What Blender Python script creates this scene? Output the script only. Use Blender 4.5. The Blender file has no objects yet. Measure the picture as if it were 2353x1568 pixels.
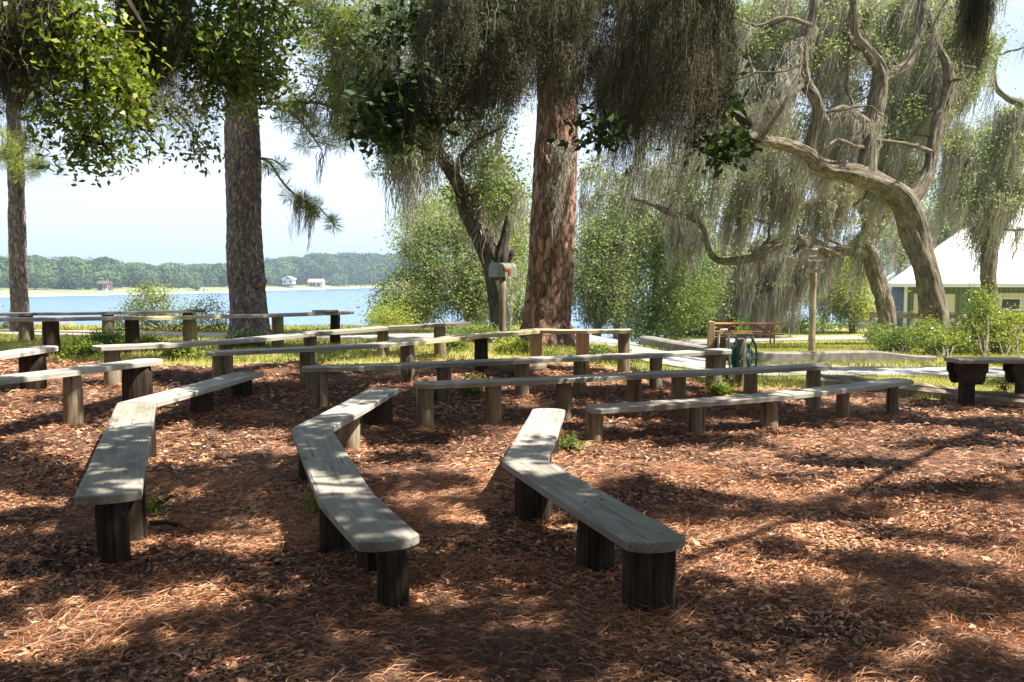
import bpy, bmesh, math
import numpy as np
from mathutils import Vector
rng = np.random.default_rng(7)
R = math.radians
# ------------------------------------------------------------------ camera, world, sun, exposure
H, F, TH = 1.48, 2000.0, math.atan(139 / 2000)
sc = bpy.context.scene
COL = sc.collection
cd = bpy.data.cameras.new("camera"); cam = bpy.data.objects.new("camera", cd); COL.objects.link(cam)
cam.location = (0, 0, H); cam.rotation_euler = (R(90) - TH, 0, 0)
cd.sensor_width = 36; cd.lens = 36 * F / 2353; cd.clip_end = 6000; cd.clip_start = 0.05
sc.camera = cam
SUN = np.array([.519, -.106, .848]); SUN /= np.linalg.norm(SUN)
sl = bpy.data.lights.new("sun", 'SUN'); sl.energy = 5.0; sl.angle = R(.5); sl.color = (1, .93, .82)
so = bpy.data.objects.new("sun", sl); COL.objects.link(so); so.location = (10, -4, 30)
so.rotation_euler = Vector(SUN).to_track_quat('Z', 'Y').to_euler()
w = bpy.data.worlds.new("World"); sc.world = w; w.use_nodes = True
nt = w.node_tree; bg = nt.nodes["Background"]
sky = nt.nodes.new("ShaderNodeTexSky"); sky.sky_type = 'NISHITA'; sky.sun_disc = False
sky.sun_elevation = math.asin(SUN[2]); sky.sun_rotation = math.atan2(SUN[0], SUN[1])
sky.dust_density = 1.2; sky.ozone_density = 1.5
tc = nt.nodes.new("ShaderNodeTexCoord"); mp = nt.nodes.new("ShaderNodeMapping"); mp.inputs['Scale'].default_value = (1, 1, 3.2)
cn = nt.nodes.new("ShaderNodeTexNoise"); cn.inputs['Scale'].default_value = 2.6; cn.inputs['Detail'].default_value = 7; cn.inputs['Roughness'].default_value = .58
cr = nt.nodes.new("ShaderNodeValToRGB"); cr.color_ramp.elements[0].position = .38; cr.color_ramp.elements[1].position = .66
mx = nt.nodes.new("ShaderNodeMix"); mx.data_type = 'RGBA'; mx.inputs[7].default_value = (8.9, 10.2, 12.0, 1)
ma = nt.nodes.new("ShaderNodeMath"); ma.operation = 'MULTIPLY'; ma.inputs[1].default_value = .75
nt.links.new(tc.outputs['Generated'], mp.inputs['Vector']); nt.links.new(mp.outputs[0], cn.inputs['Vector'])
nt.links.new(cn.outputs['Fac'], cr.inputs[0]); nt.links.new(cr.outputs[0], ma.inputs[0])
sz_ = nt.nodes.new("ShaderNodeSeparateXYZ"); nt.links.new(tc.outputs['Generated'], sz_.inputs[0])
mr = nt.nodes.new("ShaderNodeMapRange"); mr.interpolation_type = 'SMOOTHSTEP'; mr.inputs[1].default_value = 0; mr.inputs[2].default_value = .5; mr.inputs[3].default_value = .7; mr.inputs[4].default_value = 0
nt.links.new(sz_.outputs[2], mr.inputs[0]); sm = nt.nodes.new("ShaderNodeMath"); sm.operation = 'ADD'; sm.use_clamp = True
nt.links.new(ma.outputs[0], sm.inputs[0]); nt.links.new(mr.outputs[0], sm.inputs[1]); nt.links.new(sm.outputs[0], mx.inputs[0])
nt.links.new(sky.outputs[0], mx.inputs[6]); nt.links.new(mx.outputs[2], bg.inputs[0])
bg.inputs[1].default_value = .052
sc.view_settings.view_transform = 'Standard'; sc.view_settings.look = 'None'
sc.view_settings.exposure = 1.42; sc.view_settings.gamma = 1
sc.render.engine = 'CYCLES'
sc.cycles.max_bounces = 6; sc.cycles.diffuse_bounces = 3; sc.cycles.transmission_bounces = 4; sc.cycles.volume_bounces = 0
sc.cycles.glossy_bounces = 2; sc.cycles.caustics_reflective = False; sc.cycles.caustics_refractive = False

# ------------------------------------------------------------------ maths helpers
def ss(t):
    t = np.clip(t, 0, 1); return t * t * (3 - 2 * t)
def hsh(ix, iy, s):
    n = (ix * 374761393 + iy * 668265263 + s * 974634777) & 0xffffffff
    n = ((n ^ (n >> 13)) * 1274126177) & 0xffffffff
    return ((n ^ (n >> 16)) & 0xffff) / 65535.0
def vn(x, y, s=0):
    x = np.asarray(x, float); y = np.asarray(y, float)
    ix = np.floor(x).astype(np.int64); iy = np.floor(y).astype(np.int64); fx = x - ix; fy = y - iy
    fx = fx * fx * (3 - 2 * fx); fy = fy * fy * (3 - 2 * fy)
    a = hsh(ix, iy, s); b = hsh(ix + 1, iy, s); c = hsh(ix, iy + 1, s); d = hsh(ix + 1, iy + 1, s)
    return a + (b - a) * fx + (c - a) * fy + (a - b - c + d) * fx * fy
def fbm(x, y, s=0, o=4):
    t = 0; a = 1; n = 0
    for k in range(o):
        t = t + a * vn(x * 2 ** k, y * 2 ** k, s + k); n += a; a *= .5
    return t / n
def g(X, Y):
    X = np.asarray(X, float); Y = np.asarray(Y, float)
    r = np.hypot(X - 1.5, Y - 1)
    rise = .48 * ss((r - 6.3) / 5.5) * (1 - ss(X / 5)) * ss((Y + 4) / 6)
    wr = ss(X / 5)
    right = -.75 * ss((Y - 15) / 18)
    ys = 18.5 + 26 * ss((X - 1) / 9)
    z = rise * (1 - ss((Y - 14) / 10) * wr) + right * wr
    return z - 7 * ss((Y - ys) / 14)
def gm(X, Y):   # mulch surface: a little lumpy
    return g(X, Y) - .012 + .035 * (fbm(np.asarray(X) * 1.1, np.asarray(Y) * 1.1, 3, 3) - .5) + .012 * (vn(np.asarray(X) * 6, np.asarray(Y) * 6, 9) - .5)
def ray(x, y):
    u = (x - 1176.5) / F; v = (784 - y) / F
    return np.array([u, math.cos(TH) + v * math.sin(TH), -math.sin(TH) + v * math.cos(TH)])
def P(x, y, Y):
    d = ray(x, y); t = Y / d[1]; return np.array([d[0] * t, Y, H + d[2] * t])
def PZ(x, y, z):
    d = ray(x, y); t = (z - H) / d[2]; return np.array([d[0] * t, d[1] * t, z])
def G(x, y):
    d = ray(x, y); t = np.arange(1.5, 90, .02)
    zz = H + d[2] * t - g(d[0] * t, d[1] * t); k = np.argmax(zz < 0)
    return np.array([d[0] * t[k], d[1] * t[k], g(d[0] * t[k], d[1] * t[k])])
# ------------------------------------------------------------------ scene helpers
OFF = {}
def tag(o, label, cat, group=None):
    o['label'] = label; o['category'] = cat
    if group: o['group'] = group
    return o
def thing(name, loc, label, cat, group=None):
    o = bpy.data.objects.new(name, None); COL.objects.link(o)
    o.location = [float(v) for v in loc]; o.empty_display_size = .2
    OFF[o.name] = np.array(loc, float)
    return tag(o, label, cat, group)
def nmesh(name, V, Fc, mat, parent=None, rnd=None, tcs=None, smooth=False, kind=None):
    V = np.array(V, float).reshape(-1, 3)
    off = OFF[parent.name] if parent is not None else np.zeros(3)
    me = bpy.data.meshes.new(name)
    if isinstance(Fc, list):
        me.from_pydata([tuple(v) for v in (V - off)], [], [tuple(int(i) for i in f) for f in Fc]); 
    else:
        Fc = np.asarray(Fc, np.int32); m, k = Fc.shape
        me.vertices.add(len(V)); me.vertices.foreach_set('co', (V - off).astype(np.float32).ravel())
        me.loops.add(m * k); me.loops.foreach_set('vertex_index', Fc.ravel())
        me.polygons.add(m); me.polygons.foreach_set('loop_start', np.arange(0, m * k, k, dtype=np.int32))
        me.update(calc_edges=True)
    if rnd is not None:
        a = me.attributes.new('rnd', 'FLOAT', 'FACE'); a.data.foreach_set('value', np.asarray(rnd, np.float32).ravel())
    if tcs is not None:
        a = me.attributes.new('tc', 'FLOAT_VECTOR', 'POINT'); a.data.foreach_set('vector', np.asarray(tcs, np.float32).ravel())
    if smooth: me.polygons.foreach_set('use_smooth', np.ones(len(me.polygons), bool))
    me.materials.append(mat)
    o = bpy.data.objects.new(name, me); COL.objects.link(o)
    if parent is not None: o.parent = parent
    OFF[o.name] = off
    if kind: o['kind'] = kind
    return o
class MB:   # collects boxes, tubes, cards
    def __init__(s): s.V = []; s.F = []; s.T = []; s.n = 0
    def add(s, V, Fc, T=None):
        V = np.asarray(V, float); s.V.append(V); s.F += [tuple(int(i) + s.n for i in f) for f in Fc]
        s.T.append(V if T is None else np.asarray(T, float)); s.n += len(V); return s
    def box(s, c, size, ax=None):
        c = np.array(c, float); hx, hy, hz = [q / 2 for q in size]
        ax = np.eye(3) if ax is None else np.asarray(ax, float)
        L = np.array([[i, j, k] for i in (-hx, hx) for j in (-hy, hy) for k in (-hz, hz)])
        T = L.copy()
        if size[2] >= max(size[:2]): T = T[:, [2, 1, 0]]
        elif size[1] > size[0]: T = T[:, [1, 0, 2]]
        return s.add(c + L @ ax, [(0, 1, 3, 2), (4, 6, 7, 5), (0, 4, 5, 1), (2, 3, 7, 6), (0, 2, 6, 4), (1, 5, 7, 3)], T + rng.uniform(-9, 9, 3))
    def bar(s, a, b, wd, th, up=(0, 0, 1)):
        a = np.array(a, float); b = np.array(b, float); d = b - a; L = np.linalg.norm(d); d /= L
        up = np.array(up, float); sd = np.cross(up, d); sd /= np.linalg.norm(sd); u = np.cross(d, sd)
        return s.box((a + b) / 2, (L, wd, th), np.array([d, sd, u]))
    def tube(s, pts, rad, sides=8, cap=True, rough=0., step=None):
        V, Fc, T = tube(pts, rad, sides, rough, step)
        s.add(V, Fc.tolist(), T)
        if cap:
            n = s.n; s.F.append(tuple(range(n - 1, n - sides - 1, -1))); b = n - len(V); s.F.append(tuple(range(b, b + sides)))
        return s
    def prism(s, prof, a, d, ext, up=(0, 0, 1)):   # 2D profile (u along d, v along up) extruded along n by ext
        d = np.array(d, float); d /= np.linalg.norm(d); up = np.array(up, float); n = np.cross(d, up)
        p = np.array(prof, float); k = len(p)
        V0 = np.array(a) + p[:, :1] * d + p[:, 1:] * up
        V = np.vstack([V0 - n * ext / 2, V0 + n * ext / 2])
        T = np.vstack([np.c_[p, np.zeros(k)], np.c_[p, np.full(k, ext)]]) + rng.uniform(-9, 9, 3)
        Fc = [tuple(range(k)), tuple(range(2 * k - 1, k - 1, -1))] + [(i, i + k, (i + 1) % k + k, (i + 1) % k) for i in range(k)]
        return s.add(V, Fc, T)
    def build(s, name, mat, parent=None, smooth=False, bevel=0, kind=None):
        o = nmesh(name, np.vstack(s.V), s.F, mat, parent, tcs=np.vstack(s.T), smooth=smooth, kind=kind)
        bm = bmesh.new(); bm.from_mesh(o.data); bmesh.ops.recalc_face_normals(bm, faces=bm.faces)
        if bevel: bmesh.ops.bevel(bm, geom=list(bm.edges), offset=bevel, segments=1, affect='EDGES')
        bm.to_mesh(o.data); bm.free()
        return o
def cat(pts, step):   # Catmull-Rom resample of n-D points
    p = np.array(pts, float)
    if len(p) < 3 and step is None: return p
    q = np.vstack([2 * p[0] - p[1], p, 2 * p[-1] - p[-2]]); out = []
    for i in range(1, len(q) - 2):
        L = np.linalg.norm(q[i + 1, :3] - q[i, :3]); k = max(1, int(L / step))
        t = (np.arange(k) / k)[:, None]
        out.append(.5 * (2 * q[i] + (q[i + 1] - q[i - 1]) * t + (2 * q[i - 1] - 5 * q[i] + 4 * q[i + 1] - q[i + 2]) * t ** 2 + (3 * q[i] - q[i - 1] - 3 * q[i + 1] + q[i + 2]) * t ** 3))
    out.append(p[-1:]); return np.vstack(out)
def tube(pts, rad, sides=8, rough=0., step=None):
    pts = np.array(pts, float); rad = np.broadcast_to(np.array(rad, float), (len(pts),))
    if step:
        q = cat(np.c_[pts, rad], step); pts, rad = q[:, :3], q[:, 3]
    d = np.gradient(pts, axis=0) if len(pts) > 2 else np.repeat([pts[-1] - pts[0]], len(pts), 0)
    d /= np.linalg.norm(d, axis=1)[:, None] + 1e-9
    ref = np.array([1., 0, 0]) if abs(d[0, 0]) < .8 else np.array([0, 1., 0])
    a = np.linspace(0, 2 * np.pi, sides, endpoint=False); V = []; T = []; s = 0
    ph = rng.uniform(0, 50)
    for i in range(len(pts)):
        ref = ref - d[i] * ref.dot(d[i]); ref /= np.linalg.norm(ref); b = np.cross(d[i], ref)
        if i: s += np.linalg.norm(pts[i] - pts[i - 1])
        rr = rad[i] * (1 + rough * 2 * (vn(a * 2.3 + ph, np.full(sides, s * 3 / max(rad.max(), .02) * .15), 5) - .5))
        V.append(pts[i] + (np.cos(a) * rr)[:, None] * ref + (np.sin(a) * rr)[:, None] * b)
        T.append(np.c_[np.cos(a) * rad[i], np.sin(a) * rad[i], np.full(sides, s)])
    V = np.vstack(V); T = np.vstack(T) + rng.uniform(-9, 9, 3)
    i = np.arange(len(pts) - 1)[:, None] * sides; j = np.arange(sides)[None]; jn = (j + 1) % sides
    Fc = np.stack([i + j, i + jn, i + jn + sides, i + j + sides], -1).reshape(-1, 4)
    return V, Fc, T
def unit(v): return v / (np.linalg.norm(v, axis=-1, keepdims=True) + 1e-9)
def cards(Pn, L, W, d=None, droop=0., nrm=None):   # one folded quad per leaf
    n = len(Pn); L = np.broadcast_to(L, n)[:, None]; W = np.broadcast_to(W, n)[:, None]
    if d is None: d = rng.normal(size=(n, 3)); d[:, 2] = d[:, 2] * .7 - droop; d = unit(d)
    s = unit(np.cross(d, rng.normal(size=(n, 3)) if nrm is None else nrm)); u = np.cross(d, s)
    V = np.stack([Pn, Pn + d * L * .45 + s * W * .5 + u * W * .14, Pn + d * L, Pn + d * L * .45 - s * W * .5 + u * W * .14], 1).reshape(-1, 3)
    return V, np.arange(4 * n).reshape(-1, 4)
def moss_geo(A, n, lmin, lmax, rad, wd, S=6, lean=(-.12, 0), jit=.02, taper=True):
    """hanging strands: n per anchor (array or int)"""
    A = np.asarray(A, float); n = np.broadcast_to(n, len(A)); idx = np.repeat(np.arange(len(A)), n); N = len(idx)
    Lc = rng.uniform(lmin, lmax, len(A))[idx]; Ls = Lc * (1 - rng.random(N) ** 1.3 * .85)
    r = np.abs(rng.normal(size=N)) * rad; an = rng.uniform(0, 6.28, N)
    p0 = A[idx] + np.c_[np.cos(an) * r, np.sin(an) * r, rng.uniform(-.05, .08, N)]
    t = np.linspace(0, 1, S + 1)[None, :, None]
    pull = np.c_[-np.cos(an) * r, -np.sin(an) * r, np.zeros(N)][:, None] * (t * .55 if taper else 0)
    le = np.array([lean[0], lean[1], 0])[None, None] * Ls[:, None, None] * t ** 1.4 * rng.uniform(.5, 1.4, N)[:, None, None]
    nz = np.cumsum(rng.normal(size=(N, S + 1, 3)) * jit * np.array([1, 1, .4]), 1); nz[:, 0] = 0
    p = p0[:, None] + np.array([0, 0, -1.]) * Ls[:, None, None] * t + pull + le + nz
    th = rng.uniform(0, 6.28, N)[:, None] + np.cumsum(rng.normal(size=(N, S + 1)) * .5, 1)
    wdt = (wd * rng.uniform(.5, 1.5, N)[:, None] * (1 - .75 * t[..., 0] ** 2))[..., None]
    sd = np.stack([np.cos(th), np.sin(th), rng.normal(size=th.shape) * .25], -1) * wdt * .5
    V = np.stack([p - sd, p + sd], 2).reshape(-1, 3)
    b = (np.arange(N)[:, None] * (S + 1) + np.arange(S)[None])[..., None] * 2
    Fc = np.concatenate([b, b + 1, b + 3, b + 2], -1).reshape(-1, 4)
    rd = np.repeat(np.clip(rng.normal(.5, .22, N) , 0, 1), S)
    return V, Fc, rd, p
def join(parts):
    V = []; Fc = []; Rn = []; n = 0
    for a in parts:
        V.append(a[0]); Fc.append(a[1] + n); Rn.append(a[2]); n += len(a[0])
    return np.vstack(V), np.vstack(Fc), np.concatenate(Rn)
# ------------------------------------------------------------------ materials
def newmat(name):
    m = bpy.data.materials.new(name); m.use_nodes = True; t = m.node_tree
    return m, t, t.nodes["Principled BSDF"]
def ND(t, ty, props=None, **ins):
    n = t.nodes.new(ty)
    for k, v in (props or {}).items(): setattr(n, k, v)
    for k, v in ins.items():
        k = k.replace('_', ' ') if k.replace('_', ' ') in n.inputs else k
        if isinstance(v, bpy.types.NodeSocket): t.links.new(v, n.inputs[k])
        else: n.inputs[k].default_value = v
    return n
def ramp(t, fac, stops):
    n = t.nodes.new("ShaderNodeValToRGB"); t.links.new(fac, n.inputs[0]); e = n.color_ramp.elements
    while len(e) < len(stops): e.new(.5)
    for q, (p, c) in zip(e, stops): q.position = p; q.color = (*c, 1)
    return n.outputs[0]
def mixc(t, f, a, b, bt='MIX'):
    n = t.nodes.new("ShaderNodeMix"); n.data_type = 'RGBA'; n.blend_type = bt
    for i, v in ((0, f), (6, a), (7, b)):
        if isinstance(v, bpy.types.NodeSocket): t.links.new(v, n.inputs[i])
        else: n.inputs[i].default_value = v if i == 0 else (*v, 1)
    return n.outputs[2]
def tcn(t, scale, attr='tc'):
    if attr == 'obj': o = ND(t, "ShaderNodeTexCoord").outputs['Object']
    else: o = ND(t, "ShaderNodeAttribute", {'attribute_name': attr}).outputs['Vector']
    return ND(t, "ShaderNodeMapping", Vector=o, Scale=scale).outputs[0]
def noise(t, vec, sc_, det=4, rough=.55):
    return ND(t, "ShaderNodeTexNoise", Vector=vec, Scale=sc_, Detail=det, Roughness=rough).outputs['Fac']
def bump(t, b, h, s, d=.02):
    n = ND(t, "ShaderNodeBump", Height=h, Strength=s, Distance=d); t.links.new(n.outputs[0], b.inputs['Normal'])
def card_mat(name, stops, trans=.35, rough=.5, spec=.3, tint=None):
    m, t, b = newmat(name)
    f = ND(t, "ShaderNodeAttribute", {'attribute_name': 'rnd'}).outputs['Fac']
    c = ramp(t, f, stops); t.links.new(c, b.inputs['Base Color']); b.inputs['Roughness'].default_value = rough
    b.inputs['Specular IOR Level'].default_value = spec
    if trans:
        tr = t.nodes.new("ShaderNodeBsdfTranslucent"); c2 = mixc(t, 1., c, tint or (1.25, 1.2, .7), 'MULTIPLY')
        t.links.new(c2, tr.inputs[0]); ms = t.nodes.new("ShaderNodeMixShader"); ms.inputs[0].default_value = trans
        t.links.new(b.outputs[0], ms.inputs[1]); t.links.new(tr.outputs[0], ms.inputs[2])
        t.links.new(ms.outputs[0], t.nodes["Material Output"].inputs[0])
    return m
def plain(name, c, rough=.6, metal=0, nscale=8, var=.25, bmp=.1, attr='obj'):
    m, t, b = newmat(name); n = noise(t, tcn(t, (1, 1, 1), attr), nscale, 5)
    t.links.new(ramp(t, n, [(.25, tuple(q * (1 - var) for q in c)), (.75, tuple(min(1, q * (1 + var)) for q in c))]), b.inputs['Base Color'])
    b.inputs['Roughness'].default_value = rough; b.inputs['Metallic'].default_value = metal
    if bmp: bump(t, b, n, bmp)
    return m
def wood(name, a, bcol, moss=None, grain=1.):
    m, t, b = newmat(name)
    n1 = noise(t, tcn(t, (1.5 * grain, 55 * grain, 55 * grain)), 1, 5, .65)
    n2 = noise(t, tcn(t, (1.2, 4, 4)), 1.4, 5, .6)
    n3 = noise(t, tcn(t, (3.0, 150, 150)), 1, 3, .6)
    # long dark checks and a few knots
    ck = ramp(t, noise(t, tcn(t, (1.1, 38, 38)), 1.0, 2), [(.62, (1, 1, 1)), (.72, (.35, .32, .28))])
    kn = ramp(t, ND(t, "ShaderNodeTexVoronoi", {'feature': 'F1'}, Vector=tcn(t, (1.4, 5, 5)), Scale=1.0).outputs['Distance'], [(.05, (.35, .27, .2)), (.11, (1, 1, 1))])
    c = ramp(t, n1, [(.3, a), (.7, bcol)])
    c = mixc(t, 1., c, ramp(t, n2, [(.25, (.45, .43, .40)), (.5, (.95, .95, .95)), (.75, (1.25, 1.24, 1.2))]), 'MULTIPLY')
    c = mixc(t, .8, c, ck, 'MULTIPLY'); c = mixc(t, .7, c, kn, 'MULTIPLY')
    if moss:
        c = mixc(t, ramp(t, noise(t, tcn(t, (2, 6, 6)), .9, 4), [(.45, (0, 0, 0)), (.75, (.75, .75, .75))]), c, moss)
    t.links.new(c, b.inputs['Base Color']); b.inputs['Roughness'].default_value = .75; b.inputs['Specular IOR Level'].default_value = .3
    bump(t, b, mixc(t, .4, n1, n3), .45, .006)
    return m
def postmat(name, a, bcol, dark):
    m, t, b = newmat(name)
    n1 = noise(t, tcn(t, (40, 40, 1.6)), 1, 5, .65); n2 = noise(t, tcn(t, (3, 3, 2)), 1.5, 4)
    c = mixc(t, 1., ramp(t, n1, [(.3, a), (.68, bcol)]), ramp(t, n2, [(.3, dark), (.7, (1.15, 1.15, 1.15))]), 'MULTIPLY')
    c = mixc(t, .85, c, ramp(t, noise(t, tcn(t, (26, 26, 1)), 1, 2), [(.6, (1, 1, 1)), (.68, (.25, .22, .2))]), 'MULTIPLY')
    t.links.new(c, b.inputs['Base Color']); b.inputs['Roughness'].default_value = .95; b.inputs['Specular IOR Level'].default_value = .1
    bump(t, b, n1, .8, .012); return m
M = {}
M['board_grey'] = wood('weathered_board', (.235, .215, .185), (.41, .38, .33), (.27, .27, .19))
M['board_pale'] = wood('weathered_board_pale', (.33, .31, .27), (.52, .49, .43), (.36, .36, .27))
M['board_new'] = wood('newer_board', (.50, .42, .24), (.66, .58, .36))
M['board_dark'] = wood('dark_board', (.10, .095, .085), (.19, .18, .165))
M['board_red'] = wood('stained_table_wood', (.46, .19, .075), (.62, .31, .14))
M['lumber'] = wood('post_lumber', (.40, .27, .15), (.54, .38, .22))
M['fence_wood'] = wood('fence_wood', (.25, .2, .14), (.38, .32, .24))
M['sign_wood'] = wood('sign_wood', (.09, .078, .055), (.17, .15, .11))
M['sign_pale'] = wood('sign_wood_pale', (.30, .28, .24), (.46, .44, .39))
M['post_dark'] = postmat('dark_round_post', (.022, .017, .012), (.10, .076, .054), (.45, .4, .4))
M['post_grey'] = postmat('treated_round_post', (.18, .15, .105), (.41, .35, .25), (.55, .5, .42))
def bark(name, kind):
    m, t, b = newmat(name)
    if kind == 'pine':
        vec = tcn(t, (1, 1, .34)); wob = ND(t, "ShaderNodeTexNoise", Vector=vec, Scale=7., Detail=5., Roughness=.7).outputs['Color']
        vv = mixc(t, .22, vec, wob, 'ADD')
        vo = ND(t, "ShaderNodeTexVoronoi", {'feature': 'DISTANCE_TO_EDGE'}, Vector=vv, Scale=9.).outputs['Distance']
        vc = ND(t, "ShaderNodeTexVoronoi", {'feature': 'F1'}, Vector=vv, Scale=9.).outputs['Color']
        n = noise(t, tcn(t, (18, 18, 8)), 1, 6, .75); n5 = noise(t, tcn(t, (30, 30, 5)), 1, 4, .7)
        f = ND(t, "ShaderNodeMath", {'operation': 'ADD'}); t.links.new(n, f.inputs[0])
        v1 = ND(t, "ShaderNodeMath", {'operation': 'MULTIPLY'}); t.links.new(ND(t, "ShaderNodeSeparateColor", Color=vc).outputs[0], v1.inputs[0]); v1.inputs[1].default_value = .35
        t.links.new(v1.outputs[0], f.inputs[1])
        c = ramp(t, f.outputs[0], [(.4, (.13, .085, .068)), (.58, (.28, .17, .125)), (.78, (.43, .265, .195)), (.95, (.42, .34, .29))])
        c = mixc(t, .9, c, ramp(t, n5, [(.35, (.45, .42, .4)), (.6, (1.15, 1.1, 1.05))]), 'MULTIPLY')
        c = mixc(t, .85, c, ramp(t, vo, [(.0, (.12, .1, .09)), (.06, (1, 1, 1))]), 'MULTIPLY')
        hgt = mixc(t, .45, ramp(t, vo, [(0, (0, 0, 0)), (.14, (1, 1, 1))]), mixc(t, .5, n, n5)); st, dd = 1., .06
    elif kind == 'pinegrey':
        vec = tcn(t, (1, 1, .4)); wob = ND(t, "ShaderNodeTexNoise", Vector=vec, Scale=9., Detail=5., Roughness=.7).outputs['Color']
        vv = mixc(t, .25, vec, wob, 'ADD')
        vo = ND(t, "ShaderNodeTexVoronoi", {'feature': 'DISTANCE_TO_EDGE'}, Vector=vv, Scale=15.).outputs['Distance']
        n = noise(t, tcn(t, (22, 22, 8)), 1, 6, .75)
        c = ramp(t, n, [(.32, (.10, .085, .085)), (.5, (.30, .245, .235)), (.66, (.45, .36, .33)), (.8, (.55, .49, .47))])
        c = mixc(t, .7, c, ramp(t, vo, [(.0, (.15, .13, .12)), (.07, (1, 1, 1))]), 'MULTIPLY')
        hgt = mixc(t, .4, ramp(t, vo, [(0, (0, 0, 0)), (.16, (1, 1, 1))]), n); st, dd = 1., .04
    else:
        n = noise(t, tcn(t, (34, 34, 5)), 1, 5, .65); n2 = noise(t, tcn(t, (4, 4, 3)), 1, 4)
        k = {'oak': ((.05, .038, .028), (.34, .29, .23)), 'dark': ((.035, .028, .022), (.14, .115, .09))}[kind]
        c = ramp(t, n, [(.32, k[0]), (.68, k[1])])
        c = mixc(t, 1., c, ramp(t, n2, [(.3, (.5, .48, .45)), (.7, (1.2, 1.2, 1.1))]), 'MULTIPLY'); hgt = mixc(t, .4, n, n2); st, dd = 1., .06
    t.links.new(c, b.inputs['Base Color']); b.inputs['Roughness'].default_value = .9; b.inputs['Specular IOR Level'].default_value = .2
    bump(t, b, hgt, st, dd); return m
M['bark_pine'] = bark('pine_bark', 'pine'); M['bark_pinegrey'] = bark('grey_pine_bark', 'pinegrey')
M['bark_oak'] = bark('oak_bark', 'oak'); M['bark_dark'] = bark('dark_oak_bark', 'dark')
M['leaf_oak'] = card_mat('oak_leaves', [(0, (.055, .09, .025)), (.5, (.12, .17, .05)), (1, (.24, .28, .1))], .4)
M['leaf_dark'] = card_mat('dark_leaves', [(0, (.02, .045, .012)), (.6, (.05, .09, .025)), (1, (.10, .13, .04))], .3, .55, .25)
M['leaf_bright'] = card_mat('broad_leaves', [(0, (.09, .15, .02)), (.55, (.27, .36, .05)), (1, (.50, .54, .13))], .5, .35, .5)
M['leaf_mid'] = card_mat('mid_leaves', [(0, (.05, .11, .02)), (.55, (.19, .27, .07)), (1, (.43, .49, .17))], .5)
M['leaf_bush'] = card_mat('shrub_leaves', [(0, (.10, .16, .03)), (.5, (.27, .34, .07)), (.9, (.45, .50, .14)), (1, (.5, .35, .2))], .4, .4, .5)
M['leaf_olive'] = card_mat('olive_leaves', [(0, (.11, .16, .05)), (.5, (.28, .35, .15)), (1, (.52, .57, .33))], .5)
M['leaf_yellow'] = card_mat('yellow_green_leaves', [(0, (.13, .19, .04)), (.5, (.34, .40, .08)), (1, (.56, .54, .18))], .5)
M['needles'] = card_mat('pine_needles', [(0, (.10, .16, .04)), (.5, (.28, .34, .09)), (1, (.50, .46, .16))], .5)
M['leaf_far'] = card_mat('distant_leaves', [(0, (.03, .06, .03)), (.5, (.07, .12, .055)), (1, (.15, .21, .08))], .2, .8, .1)
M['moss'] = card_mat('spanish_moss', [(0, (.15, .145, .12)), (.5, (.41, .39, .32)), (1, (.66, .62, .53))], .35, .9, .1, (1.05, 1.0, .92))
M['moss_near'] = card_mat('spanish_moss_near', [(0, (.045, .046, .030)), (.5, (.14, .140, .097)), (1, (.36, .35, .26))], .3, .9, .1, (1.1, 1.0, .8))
M['grassblade'] = card_mat('grass_blades', [(0, (.12, .18, .03)), (.45, (.33, .36, .08)), (1, (.62, .54, .24))], .4, .6, .3)
M['straw'] = card_mat('pine_straw', [(0, (.035, .018, .011)), (.28, (.17, .076, .039)), (.52, (.52, .245, .12)), (.8, (.86, .48, .27)), (1, (.74, .58, .46))], .12, .6, .35, (1, .8, .6))
M['rope'] = plain('x', (.1, .3, .2))

# ------------------------------------------------------------------ ground sheets
def gridmesh(name, xs, ys, fz, mat, kind='structure', mask=None):
    X, Y = np.meshgrid(xs, ys); V = np.c_[X.ravel(), Y.ravel(), fz(X, Y).ravel()]
    nx = len(xs); i, j = np.meshgrid(np.arange(nx - 1), np.arange(len(ys) - 1)); b = (j * nx + i).ravel()
    Fc = np.c_[b, b + 1, b + nx + 1, b + nx]
    if mask is not None:
        c = V[Fc].mean(1); Fc = Fc[mask(c[:, 0], c[:, 1])]
        u = np.unique(Fc); mp_ = np.zeros(len(V), int); mp_[u] = np.arange(len(u)); V = V[u]; Fc = mp_[Fc]
    return nmesh(name, V, Fc, mat, smooth=True, kind=kind)
def ramp_ax(parts):
    o = []
    for a, b, s in parts: o.append(np.arange(a, b, s))
    o.append([parts[-1][1]]); return np.concatenate(o)
m, t, b = newmat('ground_earth')
n1 = noise(t, tcn(t, (1, 1, 1), 'obj'), .8, 6, .6); n2 = noise(t, tcn(t, (1, 1, 1), 'obj'), 22, 5, .7)
c = ramp(t, n1, [(.3, (.17, .20, .05)), (.55, (.34, .33, .11)), (.75, (.48, .39, .20))])
c = mixc(t, 1., c, ramp(t, n2, [(.25, (.55, .6, .5)), (.75, (1.35, 1.3, 1.2))]), 'MULTIPLY')
t.links.new(c, b.inputs['Base Color']); b.inputs['Roughness'].default_value = .95; bump(t, b, n2, .8, .03); M['ground'] = m
gx = ramp_ax([(-900, -100, 50), (-100, -25, 5), (-25, 40, .35), (40, 100, 5), (100, 1000, 60)])
gy = ramp_ax([(-300, -20, 20), (-20, -5, 2), (-5, 62, .35), (62, 110, 8), (110, 1500, 80)])
GROUND = lambda X, Y: g(X, Y) - .07 * inside(X, Y)
m, t, b = newmat('mulch'); v = tcn(t, (1, 1, 1), 'obj')
n1 = noise(t, v, 26, 6, .75); n2 = noise(t, v, 1.3, 5, .6); n3 = noise(t, tcn(t, (1.3, .5, 1), 'obj'), 60, 3, .7)
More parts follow.
